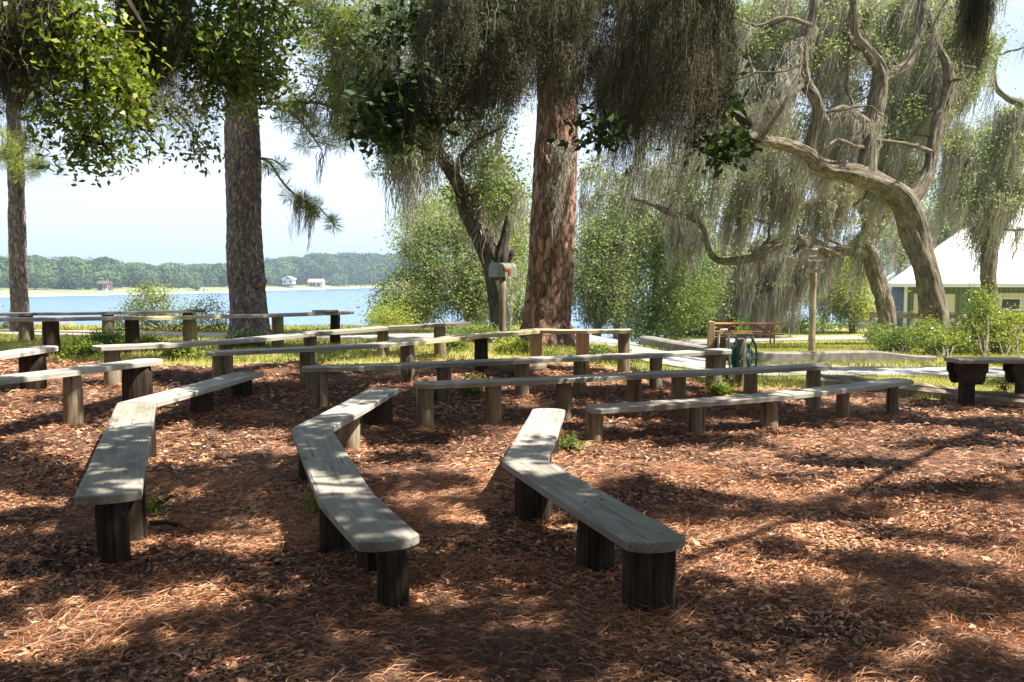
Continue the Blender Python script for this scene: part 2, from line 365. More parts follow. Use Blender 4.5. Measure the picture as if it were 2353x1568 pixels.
c = ramp(t, n1, [(.3, (.03, .018, .013)), (.5, (.14, .075, .045)), (.7, (.30, .17, .10)), (.85, (.45, .34, .27))])
c = mixc(t, 1., c, ramp(t, n2, [(.3, (.6, .55, .52)), (.65, (1.15, 1.1, 1.05))]), 'MULTIPLY')
t.links.new(c, b.inputs['Base Color']); b.inputs['Roughness'].default_value = .9; bump(t, b, mixc(t, .5, n1, n3), 1., .03); M['mulch'] = m
edge = [G(x, y)[:2] for x, y in [(2500, 950), (2353, 938), (2080, 914), (1950, 893), (1850, 893), (1700, 893), (1600, 878), (1480, 858), (1400, 845), (1300, 832), (1180, 822), (1050, 828), (900, 836), (700, 836), (480, 838), (380, 838), (250, 836), (140, 826), (0, 822), (-300, 815)]]
poly = np.array([[9, -4], [9, 8]] + edge + [[-9, 8], [-9, -4]])
def inside(x, y, pl=poly):
    r = np.zeros(np.shape(x), bool); n = len(pl)
    for i in range(n):
        x1, y1 = pl[i]; x2, y2 = pl[(i + 1) % n]
        c_ = ((y1 > y) != (y2 > y)) & (x < (x2 - x1) * (y - y1) / (y2 - y1 + 1e-12) + x1); r ^= c_
    return r
gridmesh('ground', gx, gy, GROUND, M['ground'])
gridmesh('mulch_bed', np.arange(-9, 9.1, .1), np.arange(-4, 14, .1), gm, M['mulch'],
         mask=lambda x, y: inside(x + .25 * (vn(x * 3, y * 3, 4) - .5), y + .35 * (vn(x * 2.3, y * 2.3, 5) - .5)))
# pine straw and bark chips
def strawlayer():
    out = []
    def spots(n, y0, y1, k):
        Y = np.sqrt(rng.uniform(y0 ** 2, y1 ** 2, n)) if k else rng.uniform(y0, y1, n); X = rng.uniform(-1, 1, n) * (.62 * Y + 1.3)
        mk = inside(X + rng.normal(0, .12, n), Y + rng.normal(0, .12, n)); return X[mk], Y[mk]
    for n, y0, y1, L0, L1, asp in [(170000, 2.2, 6.5, .012, .050, .34), (9000, 2.4, 7, .035, .07, .40), (90000, 6.5, 13, .022, .075, .36), (125000, 2.2, 6.5, .045, .13, .016), (75000, 6.5, 13, .07, .17, .032)]:
        X, Y = spots(n, y0, y1, 1); clump = fbm(X * 1.5 + 5, Y * 1.9, 21, 3)
        kk = rng.random(len(X)) < (ss((clump - .38) / .2) * .92 + .08 if asp < .1 else ss((.66 - clump) / .22) * .85 + .15); X, Y, clump = X[kk], Y[kk], clump[kk]; n = len(X)
        z = gm(X, Y) + rng.uniform(.002, .02, n) + (.03 * np.clip(clump - .55, 0, 1) if asp < .1 else 0)
        fx = (vn(X * .9, Y * .9, 33) - .5) * 7
        an = rng.normal(0, 1.0, n) + fx if asp < .1 else rng.uniform(0, 6.28, n)
        d = unit(np.c_[np.cos(an), np.sin(an), rng.normal(0, .16, n)])
        L = rng.uniform(L0, L1, n)[:, None]; W = L * asp * rng.uniform(.35, 1.6, (n, 1))
        s = unit(np.c_[-np.sin(an), np.cos(an), rng.normal(0, .45, n)]); u = np.array([[0, 0, 1.]])
        Pn = np.c_[X, Y, z]; cv = rng.uniform(-.06, .2, (n, 1)) * L
        V = np.stack([Pn, Pn + d * L * .5 + s * W * .5 + u * cv, Pn + d * L, Pn + d * L * .5 - s * W * .5 + u * cv * .8], 1).reshape(-1, 3)
        rd = np.clip(rng.beta(1.6, 2.3, n) + .7 * (fbm(X * 1.3, Y * 1.3, 40) - .5), 0, 1)
        if asp < .1: rd = np.clip(rd * .75 + .22, 0, .9)
        out.append((V, np.arange(4 * n).reshape(-1, 4), rd))
    # needles heaped round the posts come later
    return out
STRAW = strawlayer()
# paths
def ribbon(pxs, width, zoff, step=.3, across=4):
    c = cat(np.array([G(*p)[:2] for p in pxs]).tolist(), step) if len(pxs[0]) == 2 else None
    return ribbon_xy(c, width, zoff, across)
def ribbon_xy(c, width, zoff, across=4, fz=g):
    d = np.gradient(c, axis=0); d /= np.linalg.norm(d, axis=1)[:, None]; n = np.c_[-d[:, 1], d[:, 0]]
    wd = np.broadcast_to(width, len(c)); rows = []
    for k in range(across + 1):
        o = (k / across - .5); q = c + n * (wd * o)[:, None]; rows.append(np.c_[q, fz(q[:, 0], q[:, 1]) + zoff])
    V = np.stack(rows, 1).reshape(-1, 3); i, j = np.meshgrid(np.arange(len(c) - 1), np.arange(across)); b_ = (i * (across + 1) + j).ravel()
    return V, np.c_[b_, b_ + 1, b_ + across + 2, b_ + across + 1]
M['path'] = plain('concrete_path', (.27, .265, .26), .9, 0, 6, .2, .3)
M['sandpath'] = plain('sandy_path', (.50, .42, .33), .95, 0, 5, .25, .3)
M['kerb'] = plain('concrete_kerb', (.21, .19, .165), .9, 0, 9, .45, .4)
near_c = cat(np.array([G(*p)[:2] for p in [(2700, 862), (2353, 859), (2000, 855), (1800, 852), (1650, 848), (1560, 838)]] + [[2.7, 14.6], [1.9, 15.3], [.8, 15.5]]), .3)
V, Fc = ribbon_xy(near_c, 1.45, .02); nmesh('near_path', V, Fc, M['path'], kind='structure', smooth=True)
far_c = cat(np.array([[26, 33], [16, 33.4], [11.6, 33.2], [7.5, 31.6], [4.6, 27], [2.6, 21], [1.7, 17.3], [.5, 15.9], [-.8, 15.3], [-2.2, 15.1]]), .4)
V, Fc = ribbon_xy(far_c, np.interp(np.arange(len(far_c)), [0, len(far_c) * .75, len(far_c)], [1.5, 2.2, 1.9]), .026); nmesh('lawn_path', V, Fc, M['path'], kind='structure', smooth=True)
lc = cat(np.array([[-1.9, 15.1], [-3.5, 15.0], [-5.5, 15.7], [-8, 16.3], [-12, 17], [-20, 17.6]]), .4)
V, Fc = ribbon_xy(lc, 1.3, .02); nmesh('shore_path', V, Fc, M['sandpath'], kind='structure', smooth=True)
# kerb round the grass island
kc = cat(np.array([[3.1, 19.4], [2.8, 17.9], [2.75, 16.7], [3.1, 15.75], [3.9, 15.25], [5.0, 15.45], [6.1, 15.7], [7.0, 15.85], [7.7, 15.9]]), .15)
pr = np.array([[-.18, -.1], [-.17, .19], [-.13, .215], [.12, .21], [.17, .17], [.17, -.1]])
d = np.gradient(kc, axis=0); d /= np.linalg.norm(d, axis=1)[:, None]; nn = np.c_[-d[:, 1], d[:, 0]]; rows = []
sc_end = np.clip(np.arange(len(kc))[::-1] / 7., .25, 1) ** .5
for (u, vv) in pr: rows.append(np.c_[kc + nn * u, g(kc[:, 0], kc[:, 1]) + vv * sc_end])
V = np.stack(rows, 1).reshape(-1, 3); k = len(pr)
Fc = [(i * k + j, i * k + j + 1, (i + 1) * k + j + 1, (i + 1) * k + j) for i in range(len(kc) - 1) for j in range(k - 1)] + [tuple(range(k)), tuple(range(len(V) - 1, len(V) - 1 - k, -1))]
ko = nmesh('kerb', V, Fc, M['kerb'], smooth=False); tag(ko, 'curved pale concrete kerb edging the grass island beside the path', 'kerb')
# water
m, t, b = newmat('lake_water'); v = tcn(t, (1, .35, 1), 'obj')
n1 = noise(t, v, .5, 5, .65); n2 = noise(t, v, 2.2, 3, .6)
b.inputs['Base Color'].default_value = (.07, .19, .42, 1); b.inputs['Roughness'].default_value = .22; b.inputs['IOR'].default_value = 1.33
t.links.new(ramp(t, n2, [(.35, (.07, .16, .33)), (.7, (.17, .28, .46))]), b.inputs['Base Color'])
bump(t, b, mixc(t, .5, n1, n2), 1., .35); M['water'] = m
gridmesh('lake_water', np.linspace(-1500, 1500, 7), np.linspace(19, 2500, 7), lambda X, Y: X * 0 - 3.5, M['water'])
# far shore
sh = np.array([(-420, 120), (-300, 170), (-220, 215), (-175, 250), (-155, 263), (-140, 300), (-125, 345), (-116, 370), (-122, 405), (-120, 440), (-112, 500), (-93, 588), (-20, 660), (120, 700), (320, 720), (600, 700), (900, 600)], float)
sh = cat(sh, 12.)
def shore(px):   # arc parameter for a photo column
    u = (px - 1176.5) / F; q = sh[:, 0] / sh[:, 1]; k = np.argmin(np.abs(q - u)); return sh[k]
def shz(dd): return np.interp(dd, [0, 6, 14, 50, 90, 200, 600], [-3.6, -3.2, -2.8, -1.4, .2, 4.5, 6])
def fstrip(name, ds, mat, zo=0):
    un = unit(sh); rows = [np.c_[sh + un * q, np.full(len(sh), shz(q) + zo)] for q in ds]
    V = np.stack(rows, 1).reshape(-1, 3); k = len(ds)
    i, j = np.meshgrid(np.arange(len(sh) - 1), np.arange(k - 1)); b_ = (i * k + j).ravel()
    nmesh(name, V, np.c_[b_, b_ + 1, b_ + k + 1, b_ + k], mat, kind='structure', smooth=True)
M['fargrass'] = plain('far_grass', (.24, .27, .13), 1, 0, .06, .3, 0); M['sand'] = plain('sand', (.72, .66, .55), 1, 0, .1, .12, 0)
fstrip('far_shore', [-3, 0, 6, 14, 30, 50, 90, 200, 600], M['fargrass'])
un = unit(sh); wv = np.clip(4 + 12 * (vn(sh[:, 0] * .03, sh[:, 1] * .03, 2) - .4), 2, 22)
rows = [np.c_[sh + un * (f * wv)[:, None], shz(f * wv) + .12] for f in (-.1, .3, .6, 1)]
V = np.stack(rows, 1).reshape(-1, 3); i, j = np.meshgrid(np.arange(len(sh) - 1), np.arange(3)); b_ = (i * 4 + j).ravel()
nmesh('beach', V, np.c_[b_, b_ + 1, b_ + 5, b_ + 4], M['sand'], kind='structure', smooth=True)
# far trees: a mass behind, single trees in front
prof = np.array([(-400, 600), (0, 592), (63, 590), (130, 588), (183, 600), (229, 589), (267, 600), (285, 611), (352, 606), (457, 609), (520, 604), (605, 604), (650, 592), (714, 588), (826, 584), (900, 588), (1200, 600), (2600, 605)])
def far_tree(px, dd, frac, rw):
    s = shore(px); u = unit(s); c = s + u * dd; dist = c[1]; zb = shz(dd)
    ztop = H + (645 - np.interp(px, prof[:, 0], prof[:, 1])) * dist / F
    hh = max(4, (ztop - zb) * frac); return np.array([c[0], c[1], zb]), hh, rw
def far_cards(base, hh, rw, n, sz):
    k = 6; a_ = rng.uniform(0, 6.28, k); rl = rw * rng.uniform(.42, .62, k); cc = base + np.c_[np.cos(a_) * rw * .55, np.sin(a_) * rw * .4, hh - rl * .8 - rng.uniform(0, .35, k) * hh]
    cc[0] = base + [rng.normal(0, .1) * rw, 0, hh - rl[0] * .85]
    q = rng.integers(0, k, n); dv = unit(rng.normal(size=(n, 3)) + [0, -.25, .35]); Pn = cc[q] + dv * (rl[q] * rng.uniform(.86, 1.06, n))[:, None] * np.array([1, 1, .85])
    Pn[:, 2] = np.maximum(Pn[:, 2], base[2] + .5)
    V, Fc = cards(Pn, sz, sz * .8, d=unit(np.cross(dv, rng.normal(size=(n, 3)))), nrm=unit(dv + rng.normal(size=(n, 3)) * .35)); return V, Fc, np.clip(rng.normal(.1 + .8 * rng.random(), .1, n), 0, 1)
ps = []
for px in np.arange(-380, 2600, 19):
    for dd in (62, 80, 105, 135):
        if px > 950 and dd < 100: continue
        bb, hh, rw = far_tree(px + rng.uniform(-8, 8), dd, rng.uniform(.70, 1.08), rng.uniform(6, 10)); ps.append(far_cards(bb, hh, rw * bb[1] / 330, 800, 1.15 * bb[1] / 350))
V, Fc, rd = join(ps); nmesh('far_woods', V, Fc, M['leaf_far'], rnd=rd, kind='stuff')
FT = [(20, 45, .62, 5, 'bushy'), (75, 55, .8, 6, 'round'), (112, 42, .7, 6, 'spreading'), (150, 40, .62, 6, 'low spreading'), (186, 42, .6, 6, 'wide dark'), (207, 44, .6, 5, 'dark'), (262, 50, .8, 6, 'tall'), (300, 55, .7, 6, 'small'), (350, 50, .75, 6, 'round'), (400, 50, .7, 6, 'dense'), (455, 52, .72, 6, 'pale'), (500, 50, .7, 6, 'bushy'), (622, 55, .55, 6, 'low'), (765, 45, .4, 5, 'isolated pale'), (815, 52, .6, 7, 'tall pale'), (850, 50, .75, 8, 'broad dark'), (476, 18, .18, 2, 'small lone')]
desc = ['behind the leftmost pine trunk', 'left of the white sand beach', 'right of the leftmost pine trunk', 'above the left end of the white sand', 'beside the brown lake house on its left', 'touching the brown lake house', 'just right of the brown lake house', 'above the lakeside shrub', 'above the middle of the lakeside shrub', 'between the lakeside shrub and the grey pine trunk', 'left of the grey pine trunk', 'touching the left edge of the grey pine trunk', 'between the grey pine trunk and the white house', 'just right of the pink roofed house', 'between the pink house and the olive tree', 'beside the olive tree at the right', 'down on the far grass near the water']
for (px, dd, fr, rw, ds), de in zip(FT, desc):
    bb, hh, rw = far_tree(px, dd, fr, rw); e = thing('shore_tree', bb, ds + ' tree on the far shore ' + de, 'tree', 'trees standing along the far shore')
    V, Fc, rd = far_cards(bb, hh, rw * bb[1] / 260, 700, 1.0 * bb[1] / 350); nmesh('crown', V, Fc, M['leaf_far'], e, rnd=rd)
    MB().tube([bb - [0, 0, .5], bb + [0, 0, hh * .5]], [.35, .25], 6).build('trunk', M['bark_oak'], e)
# ------------------------------------------------------------------ benches
HEAP = []   # post feet, where the straw heaps up
def post(parent, xy, ztop, r, mat, name='post', square=False, lean=(0, 0)):
    x, y = xy; zb = float(g(x, y)) - .12
    mb = MB()
    if square:
        mb.box((x, y, (zb + ztop) / 2), (2 * r, 2 * r, ztop - zb)); o = mb.build(name, mat, parent, bevel=.006)
    else:
        k = max(4, int((ztop - zb) / .07)); zz = np.linspace(zb, ztop - .004, k); f = (ztop - zz) / (ztop - zb)
        pts = np.c_[x + lean[0] * f, y + lean[1] * f, zz]; rr = r * (1 + .05 * f) * np.ones(k)
        V, Fc, T = tube(pts, rr, 20, rough=.10); n = len(V)
        top = pts[-1] + [0, 0, .003]; V = np.vstack([V, V[-20:] * [1, 1, 1], ]); 
        T = np.vstack([T, T[-20:]]); V[-20:] = top + (V[-40:-20] - pts[-1]) * .93; 
        Fl = Fc.tolist() + [(n - 20 + j, n - 20 + (j + 1) % 20, n + (j + 1) % 20, n + j) for j in range(20)] + [tuple(range(n, n + 20))]
        o = nmesh(name, V, Fl, mat, parent, tcs=T, smooth=True)
        o.data.polygons[len(Fl) - 1].use_smooth = False
    HEAP.append((x, y, r)); return o
def board(parent, c, zs, wd, th, ends, mat, k0=None, k1=None, sag=.0, name='board'):
    """c: 2 world xy points; k0/k1: mitre normal (bisector direction) at a joint; ends: rounding radius at each end"""
    a, b = np.array(c[0], float), np.array(c[1], float); L = np.linalg.norm(b - a); d = (b - a) / L; n = np.array([-d[1], d[0]])
    hw = wd / 2; mb_ = []
    def endpts(s, kk, rr, sg):   # local (u, v) from v=-hw to v=+hw
        if kk is not None:
            nk = np.array([kk @ d, kk @ n]); sl_ = nk[0] / nk[1] if abs(nk[1]) > .2 else 0
            return [(s - sl_ * hw, -hw), (s + sl_ * hw, hw)]
        if rr <= 0: return [(s, -hw), (s, hw)]
        out = []   # corners cut with a flat arc
        for q in np.linspace(-1, 1, 9): out.append((s + sg * (-rr * abs(q) ** 2.6), q * hw))
        return out
    p0 = endpts(0, k0, ends[0], -1); p1 = endpts(L, k1, ends[1], 1)
    prof = [p for p in p0[::-1]] ; m_ = max(2, int(L / .35)); us = np.linspace(0, L, m_ + 1)[1:-1]
    lo = [(u, -hw + rng.normal(0, .0022)) for u in us]; hi = [(u, hw + rng.normal(0, .0022)) for u in us[::-1]]
    out = prof + lo + p1 + hi; out = np.array(out); k = len(out)
    def zat(u): return np.interp(u, [0, L], zs) - sag * 4 * (u / L) * (1 - u / L)
    def w(q, dz): return np.c_[a + q[:, :1] * d + q[:, 1:] * n, zat(q[:, 0]) + dz]
    cen = np.c_[out[:, 0], out[:, 1]]; ins = cen.copy(); ins[:, 1] *= 1 - .012 / wd * 2; ins[:, 0] = np.clip(ins[:, 0], out[:, 0].min() + .004, out[:, 0].max() - .004)
    V = np.vstack([w(out, -th), w(out, -.006), w(ins, 0)])
    tt = np.vstack([np.c_[out, np.full(k, -th)], np.c_[out, np.zeros(k)], np.c_[ins, np.zeros(k)]]) + rng.uniform(-20, 20, 3)
    Fc = []
    for r_ in range(2): Fc += [(r_ * k + j, r_ * k + (j + 1) % k, (r_ + 1) * k + (j + 1) % k, (r_ + 1) * k + j) for j in range(k)]
    # top and bottom as strips between the two long sides
    n0 = len(p0); nl = len(lo); n1 = len(p1)
    left = list(range(n0 - 1, n0 + nl)) + [n0 + nl]; right = [0] + list(range(k - 1, k - 1 - nl, -1)) + [n0 + nl + n1 - 1]
    for base, rev in ((2 * k, 0), (0, 1)):
        fs = []
        for j in range(len(left) - 1): fs.append((base + left[j], base + left[j + 1], base + right[j + 1], base + right[j]))
        if n0 > 2: fs.append(tuple(base + q for q in range(n0 - 1, -1, -1))[::-1])
        if n1 > 2: fs.append(tuple(base + q for q in range(n0 + nl, n0 + nl + n1)))
        Fc += [f[::-1] for f in fs] if rev else fs
    o = nmesh(name, V, Fc, mat, parent, tcs=tt); bm = bmesh.new(); bm.from_mesh(o.data); bmesh.ops.recalc_face_normals(bm, faces=bm.faces); bm.to_mesh(o.data); bm.free()
    return o
def nails(e, W, th, idxs, fine):
    for k in idxs:
        p = fine[min(k, len(fine) - 2)]; q = fine[min(k + 1, len(fine) - 1)]; d_ = unit(q[:2] - p[:2]) if np.linalg.norm(q[:2] - p[:2]) > 0 else np.array([1., 0]); n_ = np.array([-d_[1], d_[0]])
        for s in (-1, 1):
            c_ = p[:2] + n_ * s * .055 + d_ * (.06 + rng.normal(0, .012)); z_ = np.interp(k, np.arange(len(fine)), fine[:, 2]) - .0035
            MB().tube([(c_[0], c_[1], z_ - .004), (c_[0], c_[1], z_ + .0015)], .0065, 8).build('nail', M['nailmetal'], e)
def bench(label, pts, posts, wd=.29, th=.045, ends=(.05, .05), mats=None, pmat='post_grey', extra=None):
    """pts: (px, py, ztop) along the board's centre line; posts: (px x, diameter, [mat])"""
    W = [PZ(*p) for p in pts]; cc = (W[0] + W[-1]) / 2
    e = thing('bench', (cc[0], cc[1], float(g(cc[0], cc[1]))), label, 'bench', 'weathered plank benches on log posts')
    n = len(W)
    for i in range(n - 1):
        a, b = W[i], W[i + 1]; k0 = k1 = None
        def bis(j):
            d0 = unit(W[j][:2] - W[j - 1][:2]); d1 = unit(W[j + 1][:2] - W[j][:2]); q = unit(d0 + d1); return np.array([-q[1], q[0]])
        if i: k0 = bis(i)
        if i < n - 2: k1 = bis(i + 1)
        d_ = unit(b[:2] - a[:2]); gap = .003
        dz = rng.normal(0, .002)
        board(e, [a[:2] + d_ * (gap if i else 0), b[:2] - d_ * (gap if i < n - 2 else 0)], (a[2] + dz, b[2] + dz), wd * rng.uniform(.97, 1.02), th, (ends[0] if i == 0 else 0, ends[1] if i == n - 2 else 0), M[(mats or ['board_grey'] * 9)[i]], k0, k1, sag=.006)
    fine = np.vstack([a + (b - a) * s for a, b in zip(W[:-1], W[1:]) for s in np.linspace(0, 1, 200)])
    pxs = 1176.5 + F * fine[:, 0] / (fine[:, 1] * math.cos(TH) - (fine[:, 2] - H) * math.sin(TH))
    for q in posts:
        if wd > .294: nails(e, W, th, [max(6, q[3] if len(q) > 3 else int(np.argmin(np.abs(pxs - q[0]))))], fine)
        k = q[3] if len(q) > 3 else int(np.argmin(np.abs(pxs - q[0]))); p = fine[k]
        post(e, p[:2] + (np.array(q[4]) if len(q) > 4 else 0), p[2] - th - .003, q[1] / 2, M[q[2] if len(q) > 2 and q[2] else pmat], square=(len(q) > 2 and q[2] == 'lumber'))
    return e
D = 'post_dark'; M['nailmetal'] = plain('rusty_nail', (.05, .035, .03), .7, 0, 30, .2, 0)
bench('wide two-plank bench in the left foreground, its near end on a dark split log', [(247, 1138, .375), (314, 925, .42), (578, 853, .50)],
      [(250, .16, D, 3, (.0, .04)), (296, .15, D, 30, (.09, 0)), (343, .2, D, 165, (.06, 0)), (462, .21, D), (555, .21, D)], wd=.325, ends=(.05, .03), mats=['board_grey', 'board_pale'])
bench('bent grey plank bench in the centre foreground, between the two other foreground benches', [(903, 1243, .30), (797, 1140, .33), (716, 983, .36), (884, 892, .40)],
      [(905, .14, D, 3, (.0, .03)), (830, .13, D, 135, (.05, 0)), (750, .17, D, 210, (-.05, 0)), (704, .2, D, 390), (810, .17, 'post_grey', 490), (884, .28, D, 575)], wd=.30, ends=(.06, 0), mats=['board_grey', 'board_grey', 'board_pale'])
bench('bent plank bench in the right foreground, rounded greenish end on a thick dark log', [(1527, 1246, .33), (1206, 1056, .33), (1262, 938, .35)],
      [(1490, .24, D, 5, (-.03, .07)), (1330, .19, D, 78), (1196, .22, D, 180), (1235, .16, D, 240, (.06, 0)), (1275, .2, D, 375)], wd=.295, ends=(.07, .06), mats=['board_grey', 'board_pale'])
bench('lowest long bench on the right, rounded left end beside the bent foreground bench', [(1350, 936, .32), (1800, 904, .36), (2080, 871, .39)],
      [(1367, .16), (1600, .155), (1768, .16), (1939, .13), (2052, .125)], ends=(.07, .06), mats=['board_grey', 'board_pale'])
bench('long bench on the right, one row behind the lowest long bench', [(950, 880, .50), (1482, 857, .525), (1900, 837, .545)],
      [(975, .165), (1132, .16), (1295, .16), (1457, .15), (1560, .15), (1726, .14), (1870, .15)], ends=(.08, .05), mats=['board_grey', 'board_grey'])
bench('long bench in the middle rows whose right end touches the green hose reel', [(694, 843, .59), (1222, 823, .61), (1392, 816, .62), (1674, 802, .65)],
      [(734, .16), (1020, .155), (1201, .16), (1332, .14), (1507, .145), (1642, .19)], ends=(.08, .05), mats=['board_grey', 'board_pale', 'board_pale'])
bench('long bench with new yellow boards passing in front of the big red pine', [(472, 808, .72), (781, 794, .755), (939, 783, .78), (1097, 768, .815), (1238, 756, .86), (1349, 757.5, .86), (1452, 757, .86)],
      [(507, .18), (706, .16), (936, .16), (1105, .17, D), (1232, .15, 'lumber'), (1339, .16, 'lumber'), (1434, .15)], wd=.28, ends=(.08, 0), mats=['board_pale', 'board_pale', 'board_new', 'board_new', 'board_new', 'board_new'])
bench('long bench running from the green weeds at the left to the mailbox shrub', [(212, 796, .79), (505, 782, .80), (721, 762, .84), (887, 750, .87), (1010, 743, .91), (1068, 739, .92)],
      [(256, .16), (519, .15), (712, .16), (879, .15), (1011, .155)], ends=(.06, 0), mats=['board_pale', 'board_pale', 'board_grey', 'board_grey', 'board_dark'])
bench('long straight bench crossing in front of the grey pine trunk and the lake', [(-150, 734, 1.0), (0, 731, 1.0), (302, 727, 1.0), (500, 724, 1.0), (801, 715, 1.0)],
      [(-60, .18), (116, .2, D), (302, .175, D), (436, .18), (637, .17), (770, .15, D)], ends=(0, 0), mats=['board_pale', 'board_pale', 'board_new', 'board_grey', 'board_grey'])
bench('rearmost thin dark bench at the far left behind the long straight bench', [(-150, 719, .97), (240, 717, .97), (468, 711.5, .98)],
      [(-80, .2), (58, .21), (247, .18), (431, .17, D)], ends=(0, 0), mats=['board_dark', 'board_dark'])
bench('short pale bench end at the left edge, in front of the long straight bench', [(-190, 838, .76), (118, 795, .79)],
      [(-90, .2, D), (74, .25, D)], wd=.30, ends=(.03, .1), mats=['board_pale'])
bench('pale bench entering from the left edge, just behind the wide foreground bench', [(-230, 893, .69), (360, 824, .69)],
      [(-60, .17), (165, .16), (314, .26, D)], wd=.30, ends=(0, .08), mats=['board_pale'])
e = [o for o in COL.objects if o.get('label', '').startswith('long straight bench crossing')][0]
W_ = [PZ(714, 713.6, 1.028), PZ(775, 713.2, 1.028)]; board(e, [W_[0][:2] + [0, .1], W_[1][:2] + [0, .1]], (1.028, 1.028), .2, .024, (0, 0), M['board_grey'], name='cap_board')
# tall bench with bracketed posts on the right
e = thing('bracket_bench', (6.4, 10.3, 0), 'tall dark bench with bracketed square posts at the right edge of the photo', 'bench')
board(e, [(5.18, 10.22), (8.2, 10.25)], (.565, .565), .36, .045, (.0, 0), M['board_grey'])
for x, y in ((5.36, 10.2), (6.03, 10.2), (7.7, 10.25)):
    post(e, (x, y), .515, .068, M['post_dark'], square=True)
    for s in (-1, 1):
        mb = MB(); mb.prism([(-.19, .515), (-.19, .42), (-.165, .395), (-.155, .31), (-.125, .268), (.125, .268), (.155, .31), (.165, .395), (.19, .42), (.19, .515)], (x, y + s * .095, 0), (1, 0, 0), .045); mb.build('bracket', M['post_dark'], e, bevel=.004)
# timber edging
c = cat(np.array([G(*p)[:2] for p in [(1860, 886), (1950, 893), (2080, 909), (2200, 922), (2353, 940), (2700, 965)]]), .12)
for off, zo, hh, nm, lb in ((0, 0, .085, 'edging_timber', 'lower split grey edging timber between the mulch and the lawn'), (.1, .075, .06, 'edging_timber', 'upper rough edging timber lying on the lower one beside the lawn')):
    cc = c + np.c_[.02 * np.sin(np.arange(len(c)) * .9 + off * 30), off + .025 * np.sin(np.arange(len(c)) * .6 + off * 9)]
    z = g(cc[:, 0], cc[:, 1]) + zo + hh / 2 + .01
    mb = MB().tube(np.c_[cc, z], (.07 if not zo else .05) * (1 + .12 * np.sin(np.arange(len(cc)) * 1.7)), 7, rough=.3); o = mb.build('edging_timber', M['fence_wood'], smooth=False); tag(o, lb, 'timber', 'split timbers edging the mulch')
# log by the pine
a, b = G(1150, 858), G(1248, 850); mb = MB().tube([a + [0, 0, .07], (a + b) / 2 + [0, .01, .07], b + [0, 0, .07]], .105, 12, rough=.08)
tag(mb.build('fallen_log', M['post_grey'], smooth=True), 'short round log lying on the mulch at the foot of the big red pine', 'log')
a, b = G(345, 1210), G(420, 1216); tag(MB().tube([a + [0, 0, .02], (a + b) / 2 + [0, .01, .03], b + [0, 0, .02]], .014, 6, rough=.3).build('fallen_stick', M['bark_dark'], smooth=True), 'thin dark stick lying on the mulch near the wide left bench', 'stick')
# ------------------------------------------------------------------ mailbox
def rot2(a): c_, s_ = math.cos(a), math.sin(a); return np.array([[c_, s_, 0], [-s_, c_, 0], [0, 0, 1.]])
mbx = P(1155, 637, 14.5); gz = float(g(mbx[0], mbx[1]))
M['tin'] = plain('galvanised_tin', (.24, .26, .275), .6, .2, 14, .25, .1)
m, t, b = newmat('rusty_paint'); nn_ = noise(t, tcn(t, (1, 1, 1), 'obj'), 5, 5, .7)
sp = ND(t, "ShaderNodeSeparateXYZ", Vector=ND(t, "ShaderNodeTexCoord").outputs['Object']).outputs[2]
ad = ND(t, "ShaderNodeMath", {'operation': 'ADD'}); t.links.new(nn_, ad.inputs[0]); t.links.new(sp, ad.inputs[1])
M['rusty'] = m; t.links.new(ramp(t, nn_, [(.35, (.10, .12, .07)), (.5, (.19, .2, .13)), (.58, (.25, .10, .07)), (.8, (.26, .26, .25))]), b.inputs['Base Color']); b.inputs['Roughness'].default_value = .55
M['redpaint'] = plain('dull_red_paint', (.24, .035, .025), .5, 0, 20, .3, 0)
e = thing('mailbox', (mbx[0], mbx[1], gz), 'old grey mailbox with a red flag on a round post beside the big pine', 'mailbox')
ax = rot2(math.atan2(.77, .64)); h0 = mbx[2]
MB().tube([(mbx[0], mbx[1], gz - .2), (mbx[0], mbx[1], h0 - .002)], .055, 12, rough=.04, step=.2).build('post', M['post_grey'], e, smooth=True)
arc = [(-.09, 0), (-.09, .135)] + [(-.09 * math.cos(q), .135 + .1 * math.sin(q)) for q in np.linspace(.2, math.pi - .2, 9)] + [(.09, .135), (.09, 0)]
lenv = ax[0]; wv_ = ax[1]
MB().prism(arc, mbx, wv_, .46).build('box_shell', M['rusty'], e)
fr = mbx - lenv * .236; MB().prism([(u * 1.04, v_ * 1.03 - .002) for u, v_ in arc], fr, wv_, .022).build('door', M['tin'], e)
MB().box(fr - lenv * .012 + np.array([0, 0, .25]), (.02, .03, .03), ax).build('latch', M['tin'], e)
MB().prism([(u * 1.03, v_ * 1.02 - .001) for u, v_ in arc], mbx + lenv * .225, wv_, .035).build('back_band', M['tin'], e)
s_ = mbx - wv_ * .098 - lenv * .1; f = MB(); f.box(s_ + lenv * .1 + np.array([0, 0, .12]), (.2, .008, .028), ax); f.box(s_ + lenv * .165 + np.array([0, 0, .075]), (.065, .009, .075), ax); f.build('flag', M['redpaint'], e)
